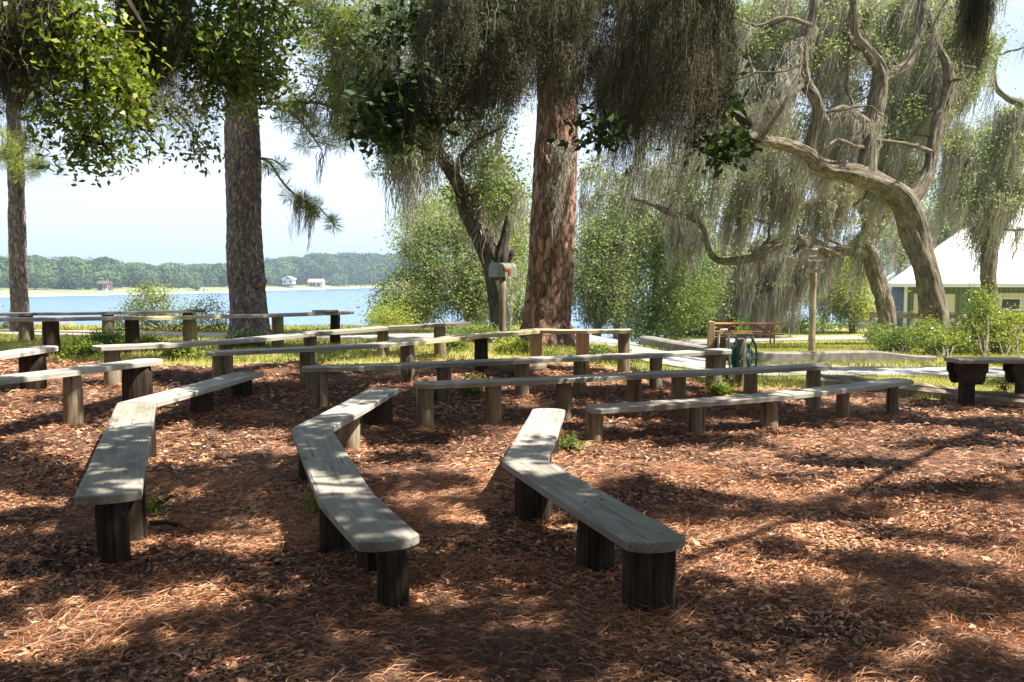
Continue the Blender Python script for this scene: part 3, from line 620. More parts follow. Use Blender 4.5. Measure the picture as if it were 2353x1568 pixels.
# ------------------------------------------------------------------ picnic table
tx, ty = 7.63, 28.3; tz = float(g(tx, ty)); A = rot2(R(-9)); A0 = np.array([tx, ty, tz])
def L3(x, y, z): return A0 + x * A[0] + y * A[1] + np.array([0, 0, z])
e = thing('picnic_table', A0, 'reddish brown wooden picnic table with attached benches on the lawn', 'picnic table')
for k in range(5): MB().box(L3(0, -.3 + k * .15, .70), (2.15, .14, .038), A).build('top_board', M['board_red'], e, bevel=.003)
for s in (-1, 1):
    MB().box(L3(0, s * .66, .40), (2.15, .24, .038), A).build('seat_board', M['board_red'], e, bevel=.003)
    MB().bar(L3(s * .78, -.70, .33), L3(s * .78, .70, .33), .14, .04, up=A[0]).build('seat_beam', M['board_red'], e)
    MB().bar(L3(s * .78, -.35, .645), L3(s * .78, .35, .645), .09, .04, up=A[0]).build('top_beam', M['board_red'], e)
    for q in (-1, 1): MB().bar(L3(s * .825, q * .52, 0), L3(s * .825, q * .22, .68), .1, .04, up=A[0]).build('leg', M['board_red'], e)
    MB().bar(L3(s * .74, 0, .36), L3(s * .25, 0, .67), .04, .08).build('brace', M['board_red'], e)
# ------------------------------------------------------------------ signpost
sx, sy = 6.56, 19.0; sz = float(g(sx, sy))
M['ink'] = plain('sign_lettering', (.62, .6, .52), .7, 0, 10, .1, 0)
M['ink_dark'] = plain('sign_lettering_dark', (.1, .1, .12), .7, 0, 10, .1, 0)
e = thing('signpost', (sx, sy, sz), 'round signpost on the lawn carrying many weathered wooden arrow boards', 'signpost')
MB().tube([(sx, sy, sz - .3), (sx, sy, 2.18)], .075, 12, rough=.05, step=.3).build('post', M['post_grey'], e, smooth=True)
def text(parent, s, c, size, rz, mat, tilt=0):
    cu = bpy.data.curves.new('lettering', 'FONT'); cu.body = s; cu.size = size; cu.align_x = 'CENTER'; cu.align_y = 'CENTER'; cu.extrude = .002
    o = bpy.data.objects.new('lettering', cu); COL.objects.link(o); dg = bpy.context.evaluated_depsgraph_get()
    me = bpy.data.meshes.new_from_object(o.evaluated_get(dg)); bpy.data.objects.remove(o)
    o = bpy.data.objects.new('lettering', me); COL.objects.link(o); me.materials.clear(); me.materials.append(mat)
    o.parent = parent; o.location = [float(q) for q in (np.array(c) - OFF[parent.name])]; o.rotation_euler = (R(90), tilt, rz); return o
def sign(px0, px1, py, hgt, yaw, mat, ptl, ptr, txt=None, dy=-.1, tilt=0, ink='ink'):
    a = P(px0, py, sy + dy); b = P(px1, py, sy + dy); L = (b[0] - a[0]) / max(.3, math.cos(yaw)); c = (a + b) / 2
    h = hgt / 2; q = .09
    prof = [(-L / 2 + (q if ptl else 0), -h)] + ([(-L / 2, 0)] if ptl else []) + [(-L / 2 + (q if ptl else 0), h), (L / 2 - (q if ptr else 0), h)] + ([(L / 2, 0)] if ptr else []) + [(L / 2 - (q if ptr else 0), -h)]
    dd = np.array([math.cos(yaw) * math.cos(tilt), math.sin(yaw), -math.sin(tilt)]); up = np.array([math.sin(tilt), 0, math.cos(tilt)])
    o = MB().prism(prof, c, dd, .022, up=up).build('arrow_board', M[mat], e)
    if txt: text(o, txt, c + np.array([math.sin(yaw), -math.cos(yaw), 0]) * .0125, hgt * .82, yaw, M[ink])
K = lambda cx, cy: ((1990 + cx / 15.68) * .9191, (590 + cy / 15.68) * .9191)
sign(*[K(q, 0)[0] for q in (670, 1040)], K(0, 445)[1], .095, R(-10), 'sign_pale', 0, 1, dy=-.02)
sign(*[K(q, 0)[0] for q in (300, 640)], K(0, 240)[1], .10, R(30), 'sign_pale', 1, 0, dy=.06, tilt=R(42))
sign(*[K(q, 0)[0] for q in (150, 910)], K(0, 630)[1], .085, 0, 'sign_wood', 1, 0)
sign(*[K(q, 0)[0] for q in (190, 1120)], K(0, 800)[1], .085, R(4), 'sign_wood', 0, 1, 'CAMP')
sign(*[K(q, 0)[0] for q in (190, 1270)], K(0, 965)[1], .085, 0, 'sign_wood', 1, 1, 'Big Chapel', dy=-.125)
sign(*[K(q, 0)[0] for q in (420, 1190)], K(0, 1365)[1], .09, R(-5), 'sign_pale', 0, 1, 'LAKE', ink='ink_dark')
sign(*[K(q, 0)[0] for q in (250, 720)], K(0, 1600)[1], .08, R(25), 'sign_wood', 1, 0, dy=-.09, tilt=R(25))
# ------------------------------------------------------------------ hose reel, tap post
def ring(mb, c, axv, r, rt, n=28, seg=7, a0=0, a1=2 * math.pi, wob=0):
    axv = unit(np.array(axv, float)); u = unit(np.cross(axv, [0, 0, 1.])); v_ = np.cross(u, axv)
    q = np.linspace(a0, a1, n); pts = np.array(c) + (np.cos(q) * (r + wob * np.sin(q * 3)))[:, None] * u + (np.sin(q) * r)[:, None] * v_
    return mb.tube(pts, rt, seg)
hp = G(1702, 888); hx, hy, hz = hp
hp2 = np.array([hx - .26, hy + .05]); hz2 = float(g(*hp2))
M['green_hose'] = plain('green_hose', (.01, .22, .17), .35, 0, 5, .2, 0); M['dark_green'] = plain('dark_green_plastic', (.015, .07, .05), .35, 0, 5, .2, 0)
M['pvc'] = plain('grey_pipe', (.5, .5, .47), .4, 0, 5, .1, 0)
e = thing('reel_post', (hx, hy, hz), 'short grey post carrying the green hose reel beside the bench end', 'post'); post(e, (hx, hy), hz + .60, .06, M['post_grey']); e2 = thing('support_post', (*hp2, hz2), 'short squarish post just left of the green hose reel', 'post'); post(e2, hp2, hz2 + .60, .065, M['post_grey'], square=True)
rc = np.array([hx + .03, hy + .17, hz + .34]); ra = unit(np.array([.80, -.6, 0.]))
e = thing('hose_reel', rc - [0, 0, .3], 'dark green garden hose reel wound with hose behind the short grey post', 'hose reel')
for s in (-1, 1):
    mb = MB(); ring(mb, rc + ra * s * .11, ra, .28, .014)
    u = unit(np.cross(ra, [0, 0, 1.]))
    for q in np.linspace(0, math.pi, 4)[:-1]: dv = math.cos(q) * u + math.sin(q) * np.array([0, 0, 1.]); mb.bar(rc + ra * s * .11 - dv * .28, rc + ra * s * .11 + dv * .28, .035, .012, up=ra)
    mb.build('reel_side', M['dark_green'], e, smooth=True)
MB().tube([rc - ra * .12, rc + ra * .12], .08, 14).build('drum', M['dark_green'], e, smooth=True)
mb = MB()
for k in range(26): ring(mb, rc + ra * rng.uniform(-.095, .095), ra, .10 + .12 * (k / 26) + rng.uniform(-.005, .005), .010, n=22, seg=6, wob=.004)
mb.build('hose', M['green_hose'], e, smooth=True)
tp = G(1632, 880); e = thing('tap_post', tp, 'tall square lumber post with a standpipe and red tap near the hose reel', 'post')
post(e, tp[:2], tp[2] + .78, .04, M['lumber'], square=True)
q = tp + [.1, -.08, 0]; mb = MB(); mb.tube([q + [-.02, 0, .1], q + [-.02, 0, .62], q + [.01, 0, .68], q + [.08, 0, .68], q + [.1, 0, .62], q + [.13, 0, .25], q + [.14, 0, .05]], .016, 8, step=.04); mb.build('standpipe', M['pvc'], e, smooth=True)
mb = MB(); mb.tube([q + [.1, 0, .68], q + [.17, -.01, .69]], .014, 8); ring(mb, q + [.15, -.02, .715], (0, 0.3, 1), .03, .008, n=14); mb.bar(q + [.12, -.02, .715], q + [.18, -.02, .715], .012, .012); mb.build('tap', M['redpaint'], e, smooth=True)
# ------------------------------------------------------------------ fence
e = thing('rail_fence', (15, 29, float(g(15, 29))), 'grey wooden rail fence in front of the green cabin', 'fence')
fl = cat(np.array([[13.3, 32.2], [14.6, 30.2], [15.6, 28], [16.6, 25.8], [17.6, 23.6]]), 50)
pf = np.array([[13.3, 32.2], [14.2, 30.9], [15.0, 29.2], [15.8, 27.3], [16.7, 25.4], [17.6, 23.5]])
for i, (x, y) in enumerate(pf):
    z = float(g(x, y)); MB().box((x, y, z + .45), (.13, .13, 1.2)).build('fence_post', M['fence_wood'], e, bevel=.005)
    if i:
        x0, y0 = pf[i - 1]; z0 = float(g(x0, y0)); dv = np.array([-.08, -.09, 0])
        for hgt in (.95, .47, .08): MB().bar(np.array([x0, y0, z0 + hgt]) + dv, np.array([x, y, z + hgt]) + dv, .035, .17).build('rail', M['fence_wood'], e)
        MB().bar((x0, y0, z0 + 1.068), (x, y, z + 1.068), .17, .03).build('cap_rail', M['fence_wood'], e)
# ------------------------------------------------------------------ cabin
m, t, b = newmat('green_siding'); v = tcn(t, (1, 1, 1), 'obj'); w_ = ND(t, "ShaderNodeTexWave", {'bands_direction': 'X', 'wave_profile': 'SIN'}, Vector=v, Scale=1.55, Distortion=0.)
c = ramp(t, w_.outputs['Fac'], [(.0, (.05, .07, .03)), (.12, (.115, .155, .065)), (1, (.13, .175, .075))]); c = mixc(t, 1., c, ramp(t, noise(t, v, 1.5, 5), [(.3, (.85, .85, .85)), (.7, (1.1, 1.1, 1.1))]), 'MULTIPLY')
t.links.new(c, b.inputs['Base Color']); b.inputs['Roughness'].default_value = .7; bump(t, b, w_.outputs['Fac'], .5, .02); M['siding'] = m
m, t, b = newmat('white_metal_roof'); v = tcn(t, (1, 1, 1), 'obj'); w_ = ND(t, "ShaderNodeTexWave", {'bands_direction': 'X'}, Vector=v, Scale=.7, Distortion=0.)
t.links.new(ramp(t, w_.outputs['Fac'], [(0, (.62, .63, .64)), (.08, (.82, .82, .81))]), b.inputs['Base Color']); b.inputs['Roughness'].default_value = .45; bump(t, b, w_.outputs['Fac'], .3, .03); M['roof'] = m
M['trim'] = plain('cream_paint', (.62, .55, .38), .6, 0, 3, .08, 0); M['whitetrim'] = plain('white_paint', (.72, .72, .72), .5, 0, 3, .05, 0)
m, t, b = newmat('window_glass'); b.inputs['Base Color'].default_value = (.015, .018, .025, 1); b.inputs['Roughness'].default_value = .06; M['glass'] = m
e = thing('cabin', (18.3, 40.6, -1.2), 'dark green boarded cabin with a white metal hip roof behind the rail fence', 'building')
e.rotation_euler = (0, 0, R(-20)); x0, x1, y0, y1, zb, ze = 18.3, 33., 40.6, 50., -1.6, 1.34
MB().box(((x0 + x1) / 2, (y0 + y1) / 2, (zb + ze) / 2), (x1 - x0, y1 - y0, ze - zb)).build('wall', M['siding'], e)
o = .7; pr = np.array([[x0 - o, y0 - o, ze + .02], [x1 + o, y0 - o, ze + .02], [x1 + o, y1 + o, ze + .02], [x0 - o, y1 + o, ze + .02], [x0 + 4.7, (y0 + y1) / 2, ze + 4.2], [x1 - 4.7, (y0 + y1) / 2, ze + 4.2]])
low = pr[:4] - [0, 0, .03]
nmesh('roof', np.vstack([pr, low]), [(0, 1, 5, 4), (1, 2, 5), (2, 3, 4, 5), (3, 0, 4), (9, 8, 7, 6), (0, 6, 7, 1), (1, 7, 8, 2), (2, 8, 9, 3), (3, 9, 6, 0)], M['roof'], e)
MB().box(((x0 + x1) / 2, y0 - o - .02, ze - .07), (x1 - x0 + 2 * o, .03, .17)).build('fascia', M['whitetrim'], e)
MB().box((x0 - o - .02, (y0 + y1) / 2, ze - .07), (.03, y1 - y0 + 2 * o, .17)).build('fascia', M['whitetrim'], e)
MB().box((x0 + .04, y0 - .03, (zb + ze) / 2), (.14, .05, ze - zb)).build('corner_trim', M['whitetrim'], e)
for xc in (19.1, 19.98): 
    so_ = MB().box((xc, y0 - .035, .22), (.84, .05, 1.3)).build('shutter', M['trim'], e)
    for zz in (.72, -.25): MB().box((xc, y0 - .07, zz), (.8, .02, .07)).build('shutter_batten', M['trim'], so_)
dx = 22.65
df = MB().box((dx, y0 - .03, -.15), (1.15, .05, 2.15)).build('door', M['trim'], e)
for k in (0, 1): MB().box((dx, y0 - .06, .43 - k * .52), (.72, .015, .44)).build('door_pane', M['glass'], df)
for k in (-1, 1): MB().box((dx + k * .385, y0 - .065, .17), (.05, .02, 1.06)).build('pane_frame', M['whitetrim'], df)
for zz in (.67, .17, -.34): MB().box((dx, y0 - .067, zz), (.8, .02, .05)).build('pane_frame', M['whitetrim'], df)
MB().box((dx + 1.2, y0 - .035, .22), (1.1, .05, 1.3)).build('shutter', M['trim'], e)
# shed beyond
M['blueroof'] = plain('pale_blue_metal', (.42, .5, .6), .4, .3, 2, .1, 0)
e = thing('shed', (26.4, 60, -1.4), 'small distant shed with a pale blue metal roof seen left of the green cabin', 'building')
MB().box((26.6, 61, -.75), (2.6, 3, 1.7)).build('wall', M['board_dark'], e)
MB().prism([(-1.7, -.02), (-.3, 1.25), (.3, 1.25), (1.7, -.02)], (26.6, 61, .13), (1, 0, 0), 3.8).build('roof', M['blueroof'], e)
MB().box((26.6, 59.46, -.65), (1.0, .06, .5)).build('window', M['whitetrim'], e)
# ------------------------------------------------------------------ far houses
def at_far(px, dd): s = shore(px); u = unit(s); c_ = s + u * dd; return np.array([c_[0], c_[1], shz(dd)])
c0 = at_far(660, 28); e = thing('lake_house', c0, 'tall white gabled stilt house across the lake right of the grey pine', 'house')
sC = c0[1] / F; W_ = 28 * sC; B_ = 21 * sC
M['housewhite'] = plain('house_white', (.6, .58, .6), .7, 0, 1, .1, 0); M['housepink'] = plain('pink_roof', (.6, .38, .34), .7, 0, 1, .1, 0); M['housebrown'] = plain('brown_boards', (.13, .08, .07), .8, 0, 1, .2, 0)
z0 = c0[2]; MB().box(c0 + [0, 0, z0 * 0 + 1.7 + B_ * .3], (W_ * .86, 6, B_ * .55)).build('wall', M['housewhite'], e)
zt = 1.7 + B_ * .58
MB().prism([(-W_ * .5, 0), (0, W_ * .22), (W_ * .5, 0), (W_ * .5, -.35), (0, W_ * .22 - .4), (-W_ * .5, -.35)], c0 + [0, 0, zt], (1, 0, 0), 7.5).build('roof', M['whitetrim'], e)
MB().prism([(-W_ * .42, 0), (0, W_ * .18), (W_ * .42, 0)], c0 + [0, 0, zt - .05], (1, 0, 0), 5.9).build('gable_wall', M['housewhite'], e)
for k in (-1, -.33, .33, 1): MB().box(c0 + [k * W_ * .4, -2.8, .9], (.25, .25, 2)).build('stilt', M['housewhite'], e)
for k in (-.25, .22): MB().box(c0 + [k * W_, -3.02, zt - 1.6], (1.1, .06, 1.0)).build('window', M['glass'], e)
MB().box(c0 + [0, -3.02, zt + .5], (1.3, .06, .9)).build('window', M['glass'], e)
MB().box(c0 + [W_ * .1, -3.8, 1.75], (W_ * 1.2, 1.6, .2)).build('deck', M['housewhite'], e)
c0 = at_far(719, 26); e = thing('lake_house', c0, 'low pinkish house with a long pale pink roof across the lake', 'house'); sC = c0[1] / F; W_ = 35 * sC
MB().box(c0 + [0, 0, 1.4], (W_ * .95, 6, 3.2)).build('wall', M['housewhite'], e)
MB().prism([(-4.2, 0), (0, 1.9), (4.2, 0)], c0 + [0, 0, 2.9], (0, 1, 0), W_).build('roof', M['housepink'], e)
for k in (-.3, -.1, .2): MB().box(c0 + [k * W_, -3.03, 1.4], (1.5, .06, 1.5)).build('window', M['glass'], e)
c0 = at_far(228, 30); e = thing('lake_house', c0, 'dark brown house half hidden in trees across the lake on the left', 'house'); sC = c0[1] / F; W_ = 26 * sC
MB().box(c0 + [0, 0, 1.2], (W_ * .9, 4, 2.6)).build('wall', M['housebrown'], e)
MB().prism([(-3, 0), (0, 1.1), (3, 0)], c0 + [0, 0, 2.45], (0, 1, 0), W_).build('roof', M['housebrown'], e)
for k in (.05, .25, .42): MB().box(c0 + [k * W_, -2.05, 1.1], (.14, .1, 2)).build('porch_post', M['whitetrim'], e)
MB().box(c0 + [W_ * .24, -2.06, 2.1], (W_ * .42, .1, .14)).build('porch_beam', M['whitetrim'], e)
c0 = at_far(243, 9); e = thing('lake_boat', c0, 'small blue and white boat pulled up on the far white beach', 'boat')
MB().prism([(-1.8, .1), (-1.5, .75), (1.6, .75), (2.3, .8), (1.6, .1)], c0, (1, 0, 0), 1.5).build('hull', M['whitetrim'], e); MB().prism([(-.8, .75), (-.8, 1.6), (.5, 1.6), (.9, .75)], c0, (1, 0, 0), 1.2).build('cabin', M['blueroof'], e)
# cone and crate at the near bank
M['orange'] = plain('orange_plastic', (.75, .26, .03), .5, 0, 20, .25, 0); M['redplastic'] = plain('red_plastic', (.65, .08, .03), .5, 0, 10, .15, 0)
c0 = np.array([*P(163, 760, 19.0)[:2], 0]); c0[2] = float(g(c0[0], c0[1])); e = thing('marker_cone', c0, 'small yellow orange cone on the lake bank behind the far left benches', 'cone')
zb = P(163, 760, 19.0)[2]; c1 = np.array([c0[0], 19.0, zb])
MB().tube([c1 + [0, 0, -.03], c1 + [0, 0, .02], c1 + [0, 0, .1], c1 + [0, 0, .19]], [.11, .105, .06, .02], 12).build('cone_body', M['orange'], e, smooth=True); MB().box(c1 + [0, 0, -.02], (.24, .24, .03)).build('cone_base', M['orange'], e)
for px, wpx, lb in ((92, 16, 'small red crate on the lake bank, left one, apart from the orange cone'), (139, 20, 'small red crate touching the yellow orange cone on the lake bank')):
    c1 = P(px, 758, 19.1); e = thing('crate', c1, lb, 'crate', 'red crates on the bank'); w2 = wpx * 19.1 / F
    MB().box(c1 + [0, 0, .03], (w2, .2, .08)).build('crate_body', M['redplastic'], e, bevel=.006); MB().box(c1 + [0, 0, .1], (w2 * .96, .19, .055)).build('crate_lid', M['orange'], e, bevel=.006)
# ------------------------------------------------------------------ vegetation builders
def limbpts(l):   # (px, py, Y, width_px) -> xyz + radius
    out = []
    for x, y, Y, wpx in l:
        q = P(x, y, Y); out.append([*q, wpx * Y / F / 2])
    return np.array(out)
def samp(L, step=.12): return cat(L, step)
def twigs_to(S, C, r0=.03, wander=.12):
    """thin curved branches from the nearest limb sample to each cluster centre; returns tubes + sample points"""
    mb = MB(); pts = []
    for c in C:
        dd = np.linalg.norm(S[:, :3] - c, axis=1) + np.where(S[:, 2] > c[2] + .3, .5, 0); k = int(np.argmin(dd)); a = S[k, :3]; L = np.linalg.norm(c - a)
        n = max(3, int(L / .35)); t_ = np.linspace(0, 1, n)[:, None]
        q = a + (c - a) * t_ + np.sin(t_ * np.pi) * np.array([0, 0, L * .12]) + np.cumsum(rng.normal(size=(n, 3)) * wander * .25, 0) * t_
        rr = np.clip(min(S[k, 3] * .55, r0 + L * .012) * (1 - t_[:, 0] * .85), .006, 1)
        mb.tube(q, rr, 5, cap=False); pts.append(q)
        S = np.vstack([S, np.c_[q[1:-1], rr[1:-1]]])
    return mb, (np.vstack(pts) if pts else np.zeros((0, 3))), S
def blobs(B, n):
    out = []
    for (x, y, Y, rx, ry, rz, wgt) in B:
        k = max(1, int(n * wgt)); dv = unit(rng.normal(size=(k, 3))) * rng.uniform(.25, 1, (k, 1)) ** .5
        yy = Y + dv[:, 1] * rz; out.append(np.stack([P(x + dv[i, 0] * rx, y - dv[i, 2] * ry, yy[i]) for i in range(k)]))
    return np.vstack(out)
def leafcloud(C, per, rad, L, W, droop=.1, flat=.7):
    idx = np.repeat(np.arange(len(C)), per); n = len(idx); cr_ = rng.uniform(.6, 1.3, len(C))[idx][:, None]
    Pn = C[idx] + rng.normal(size=(n, 3)) * np.array([1, 1, flat]) * rad * cr_
    V, Fc = cards(Pn, L * rng.uniform(.6, 1.3, n), W * rng.uniform(.7, 1.2, n), droop=droop)
    tone = rng.uniform(-.2, .2, len(C))[idx]
    return V, Fc, np.clip(.45 + tone + rng.normal(0, .17, n), 0, 1)
def trunk_mb(limbs, sides=16, rough=.12, step=.22):
    mb = MB()
    for i, L in enumerate(limbs):
        if L[0, 3] > .11:   # furrowed bark relief and swellings on the thick wood
            q = cat(L, .07); SD = 64; V, Fc, T = tube(q[:, :3], q[:, 3], SD, rough=.16); rg = V.reshape(len(q), SD, 3); ctr = rg.mean(1, keepdims=True)
            ang = np.linspace(0, 2 * np.pi, SD, endpoint=False)[None]; s_ = np.arange(len(q))[:, None] * .07; R0 = q[:, 3][:, None]; o_ = rng.uniform(0, 60)
            cx, cy = np.cos(ang) * R0 * 13 + o_, np.sin(ang) * R0 * 13; wv1 = vn(s_ * 2.2 + 0 * ang, cx * .6 + cy * .6, 3)
            f_ = np.minimum(1, np.abs(vn(cx + wv1 * 2.5, cy + s_ * .8, 4) - .5) * 5)
            dsp = (f_ - .5) * .030 + (vn(cx * .25 + s_ * 1.3, cy * .25 + s_ * .9, 9) - .5) * .10 * np.minimum(1, R0 * 4)
            V = (ctr + (rg - ctr) * (1 + dsp / R0)[..., None]).reshape(-1, 3)
            mb.add(V, Fc.tolist(), T); n_ = mb.n; mb.F.append(tuple(range(n_ - 1, n_ - SD - 1, -1))); b_ = n_ - len(V); mb.F.append(tuple(range(b_, b_ + SD))); continue
        mb.tube(L[:, :3], L[:, 3], sides if L[0, 3] > .1 else 8, rough=rough, step=step)
    return mb
def tree(name, label, limbs_px, foliage=None, nclus=60, per=60, crad=.28, leafL=.09, leafW=.04, leafmat='leaf_oak', bk='bark_oak',
         moss=None, group=None, catg='tree', extra_limbs=None, wander=.15, gnarl=0):
    limbs = [limbpts(l) * [1, 1, 1, .84] for l in limbs_px]
    b0 = limbs[0][0]; gz_ = float(g(b0[0], b0[1]))
    limbs[0] = np.vstack([[b0[0], b0[1], gz_ - .2, b0[3] * 1.3], limbs[0]]) if b0[2] > gz_ - .1 else limbs[0]
    if extra_limbs is not None: limbs += extra_limbs
    if gnarl:
        S_ = np.vstack([samp(L) for L in limbs[(0 if len(limbs) < 2 else 1):]]); S_ = S_[S_[:, 2] > gz_ + 2.6]
        for _ in range(gnarl):
            s0 = S_[rng.integers(0, len(S_))]; q = [np.r_[s0[:3], s0[3] * .5]]; dv = unit(rng.normal(size=3) * [1, .7, .45] + [-.25, 0, .35]); r_ = min(s0[3] * .5, .055)
            for k_ in range(int(rng.integers(5, 10))): dv = unit(dv + rng.normal(size=3) * .42 + [0, 0, .06]); q.append(np.r_[q[-1][:3] + dv * rng.uniform(.2, .42), r_ * (1 - .09 * k_)])
            limbs.append(np.array(q))
    e = thing(name, (b0[0], b0[1], gz_), label, catg, group)
    trunk_mb(limbs[:1]).build('trunk', M[bk], e, smooth=True)
    for L in limbs[1:]:
        trunk_mb([L], 14 if L[0, 3] > .08 else 8, rough=.22).build('limb', M[bk], e, smooth=True)
    S = np.vstack([samp(L) for L in limbs]); allp = S[:, :3]
    tp_ = np.zeros((0, 3))
    if foliage:
        C = blobs(foliage, nclus); order = np.argsort([np.min(np.linalg.norm(S[:, :3] - c, axis=1)) for c in C]); C = C[order]
        mb, tp_, _ = twigs_to(S, C, wander=wander); mb.build('branches', M[bk], e, smooth=True)
        V, Fc, rd = leafcloud(C, per, crad, leafL, leafW); nmesh('crown', V, Fc, M[leafmat], e, rnd=rd)
    if moss:
        src = [samp(L, .25)[:, :3] for L in limbs[(0 if moss.get('trunk') else 1):]]; A = np.vstack(src + [tp_])
        lo = moss.get('zmin', -9); A = A[A[:, 2] > lo]
        k = moss['n']; A = A[rng.integers(0, len(A), k)] + rng.normal(size=(k, 3)) * .06 + np.c_[np.zeros(k), np.abs(rng.normal(size=k)) * .3, np.zeros(k)]
        # clumps gather unevenly
        A = A[vn(A[:, 0] * 1.3 + 7, A[:, 2] * 1.3 + A[:, 1], 12) + rng.normal(0, .15, len(A)) > .38]
        V, Fc, rd, _ = moss_geo(A, moss.get('per', 22), moss['l'][0], moss['l'][1], moss.get('rad', .09), moss.get('w', .022), S=9, lean=moss.get('lean', (-.14, 0)), jit=.032)
        tone = np.clip(rd + .0, 0, 1); nmesh('spanish_moss', V, Fc, M['moss'], e, rnd=tone)
    return e, S
# ------------------------------------------------------------------ pines
def pine(label, l, bk, name='pine_tree', top=14, flare=1.25, tufts=None, crown_n=60, knot=None):
    L = limbpts(l); b = L[0]; gz_ = float(g(b[0], b[1]))
    last = L[-1]; hgt = max(1, top - last[2]); dr = (last[:3] - L[-2, :3]) / max(.1, last[2] - L[-2, 2])
    up = np.array([[*(last[:3] + dr * hgt * .5), last[3] * .85], [*(last[:3] + dr * hgt), last[3] * .4]])
    L = np.vstack([[b[0], b[1], gz_ - .25, b[3] * flare], [b[0], b[1], gz_ + .12, b[3] * 1.08], L[1:] if abs(L[0, 2] - gz_) < .4 else L, up])
    e = thing(name, (b[0], b[1], gz_), label, 'tree'); q = cat(L, .12)
    q = cat(L, .045); SD = 110; V, Fc, T = tube(q[:, :3], q[:, 3], SD, rough=.07)
    rg = V.reshape(len(q), SD, 3); ctr = rg.mean(1, keepdims=True); ang = np.linspace(0, 2 * np.pi, SD, endpoint=False)[None]; ss_ = np.arange(len(q))[:, None] * .045
    R0 = q[:, 3][:, None]; cx, cy = np.cos(ang) * R0 * 9, np.sin(ang) * R0 * 9; wv1 = vn(ss_ * 5 + 0 * ang, cx * .7 + cy, 3)
    f1_ = np.abs(vn(cx + wv1 * 1.2 + 31, cy * 1.0 + ss_ * 1.1 + 17, 4) - .5); f2_ = np.abs(vn(cx * .6 + ss_ * 4.2, cy * .6 + 9 + wv1, 6) - .5)
    dsp = np.minimum(1, np.minimum(f1_, f2_ * 1.3) * 7) * .022 + (vn(cx * 3 + ss_ * 9, cy * 3 - ss_ * 8, 8) - .5) * .014
    zz_ = np.maximum(0, rg[..., 2] - gz_); fl = .22 * np.exp(-zz_ / .16) * (.55 + .45 * np.cos(4 * ang + 1.3 + .6 * np.sin(ang))) + .05 * np.exp(-zz_ / .5)
    V = (ctr + (rg - ctr) * (1 + (dsp - .012) / R0 * min(1., L[0, 3] * 3 + .1) + fl)[..., None]).reshape(-1, 3)
    nmesh('trunk', V, Fc, M[bk], e, tcs=T, smooth=True)
    if knot is not None: k = P(*knot[:3]); mb = MB().tube([k + [-.12, .05, -.02], k, k + [.05, -.02, .02]], [.13, .1, .045], 10, rough=.2); mb.build('knot', M[bk], e, smooth=True)
    # high crown outside the picture
    mb = MB(); C = []
    for i in range(crown_n // 6):
        a = rng.uniform(0, 6.28); z = rng.uniform(top * .62, top * .98); base = np.array([np.interp(z, q[:, 2], q[:, k]) for k in range(3)]); ln = rng.uniform(1.4, 3)
        tip = base + [math.cos(a) * ln, math.sin(a) * ln, rng.uniform(.1, .8)]; mb = MB(); mb.tube([base, (base + tip) / 2 + [0, 0, .1], tip], [.05, .035, .015], 5, cap=False); mb.build('bough', M[bk], e, smooth=True)
        for j in range(6): C.append(base + (tip - base) * rng.uniform(.45, 1.02) + rng.normal(size=3) * .22)
    if tufts:
        for tl in tufts:
            pl = np.array([P(x, y, Y) for x, y, Y in tl['path']]); mb = MB(); mb.tube(cat(pl, .1), np.linspace(tl.get('r', .04), .012, len(cat(pl, .1))), 6, cap=False)
            cq = cat(pl, .08)
            for j in range(tl['n']):
                k = int(rng.uniform(tl.get('from', .3), 1) ** .8 * (len(cq) - 1)); c_ = cq[k] + rng.normal(size=3) * tl.get('spread', .2)
                if tl.get('spread', .2) > .1: mb.tube([cq[k], (cq[k] + c_) / 2 + rng.normal(size=3) * .03, c_], [.012, .009, .005], 4, cap=False)
                C.append(c_)
            mb.build('bough', M[bk], e, smooth=True)
    C = np.array(C); per = 75; idx = np.repeat(np.arange(len(C)), per); n = len(idx)
    ax_ = unit(rng.normal(size=(len(C), 3)) + [0, 0, .5])[idx]; dd = unit(rng.normal(size=(n, 3)) + ax_ * .5)
    V, Fc = cards(C[idx] + dd * .015, rng.uniform(.17, .27, n), .0085, d=dd); nmesh('needles', V, Fc, M['needles'], e, rnd=np.clip(rng.normal(.5, .2, n) + rng.uniform(-.25, .25, len(C))[idx], 0, 1))
    return e
pe = pine('thick reddish brown pine trunk with plated bark behind the yellow bench boards', [(1258, 822, 13.9, 112), (1255, 740, 13.9, 106), (1263, 640, 13.9, 100), (1268, 520, 13.9, 100), (1276, 400, 13.9, 96), (1281, 300, 13.9, 93), (1278, 150, 13.9, 88), (1276, -60, 13.9, 84)], 'bark_pine', top=13)
MT = dict(lean=(-.1, 0))
A = np.array([P(x, y, 13.5) for x, y in [(1285, 330), (1270, 420), (1295, 370), (1283, 350), (1300, 345), (1290, 400), (1275, 440), (1283, 480)]])
V, Fc, rd, _ = moss_geo(A, 60, .25, .7, .12, .012, S=6, jit=.02); nmesh('spanish_moss', V, Fc, M['moss'], pe, rnd=rd)
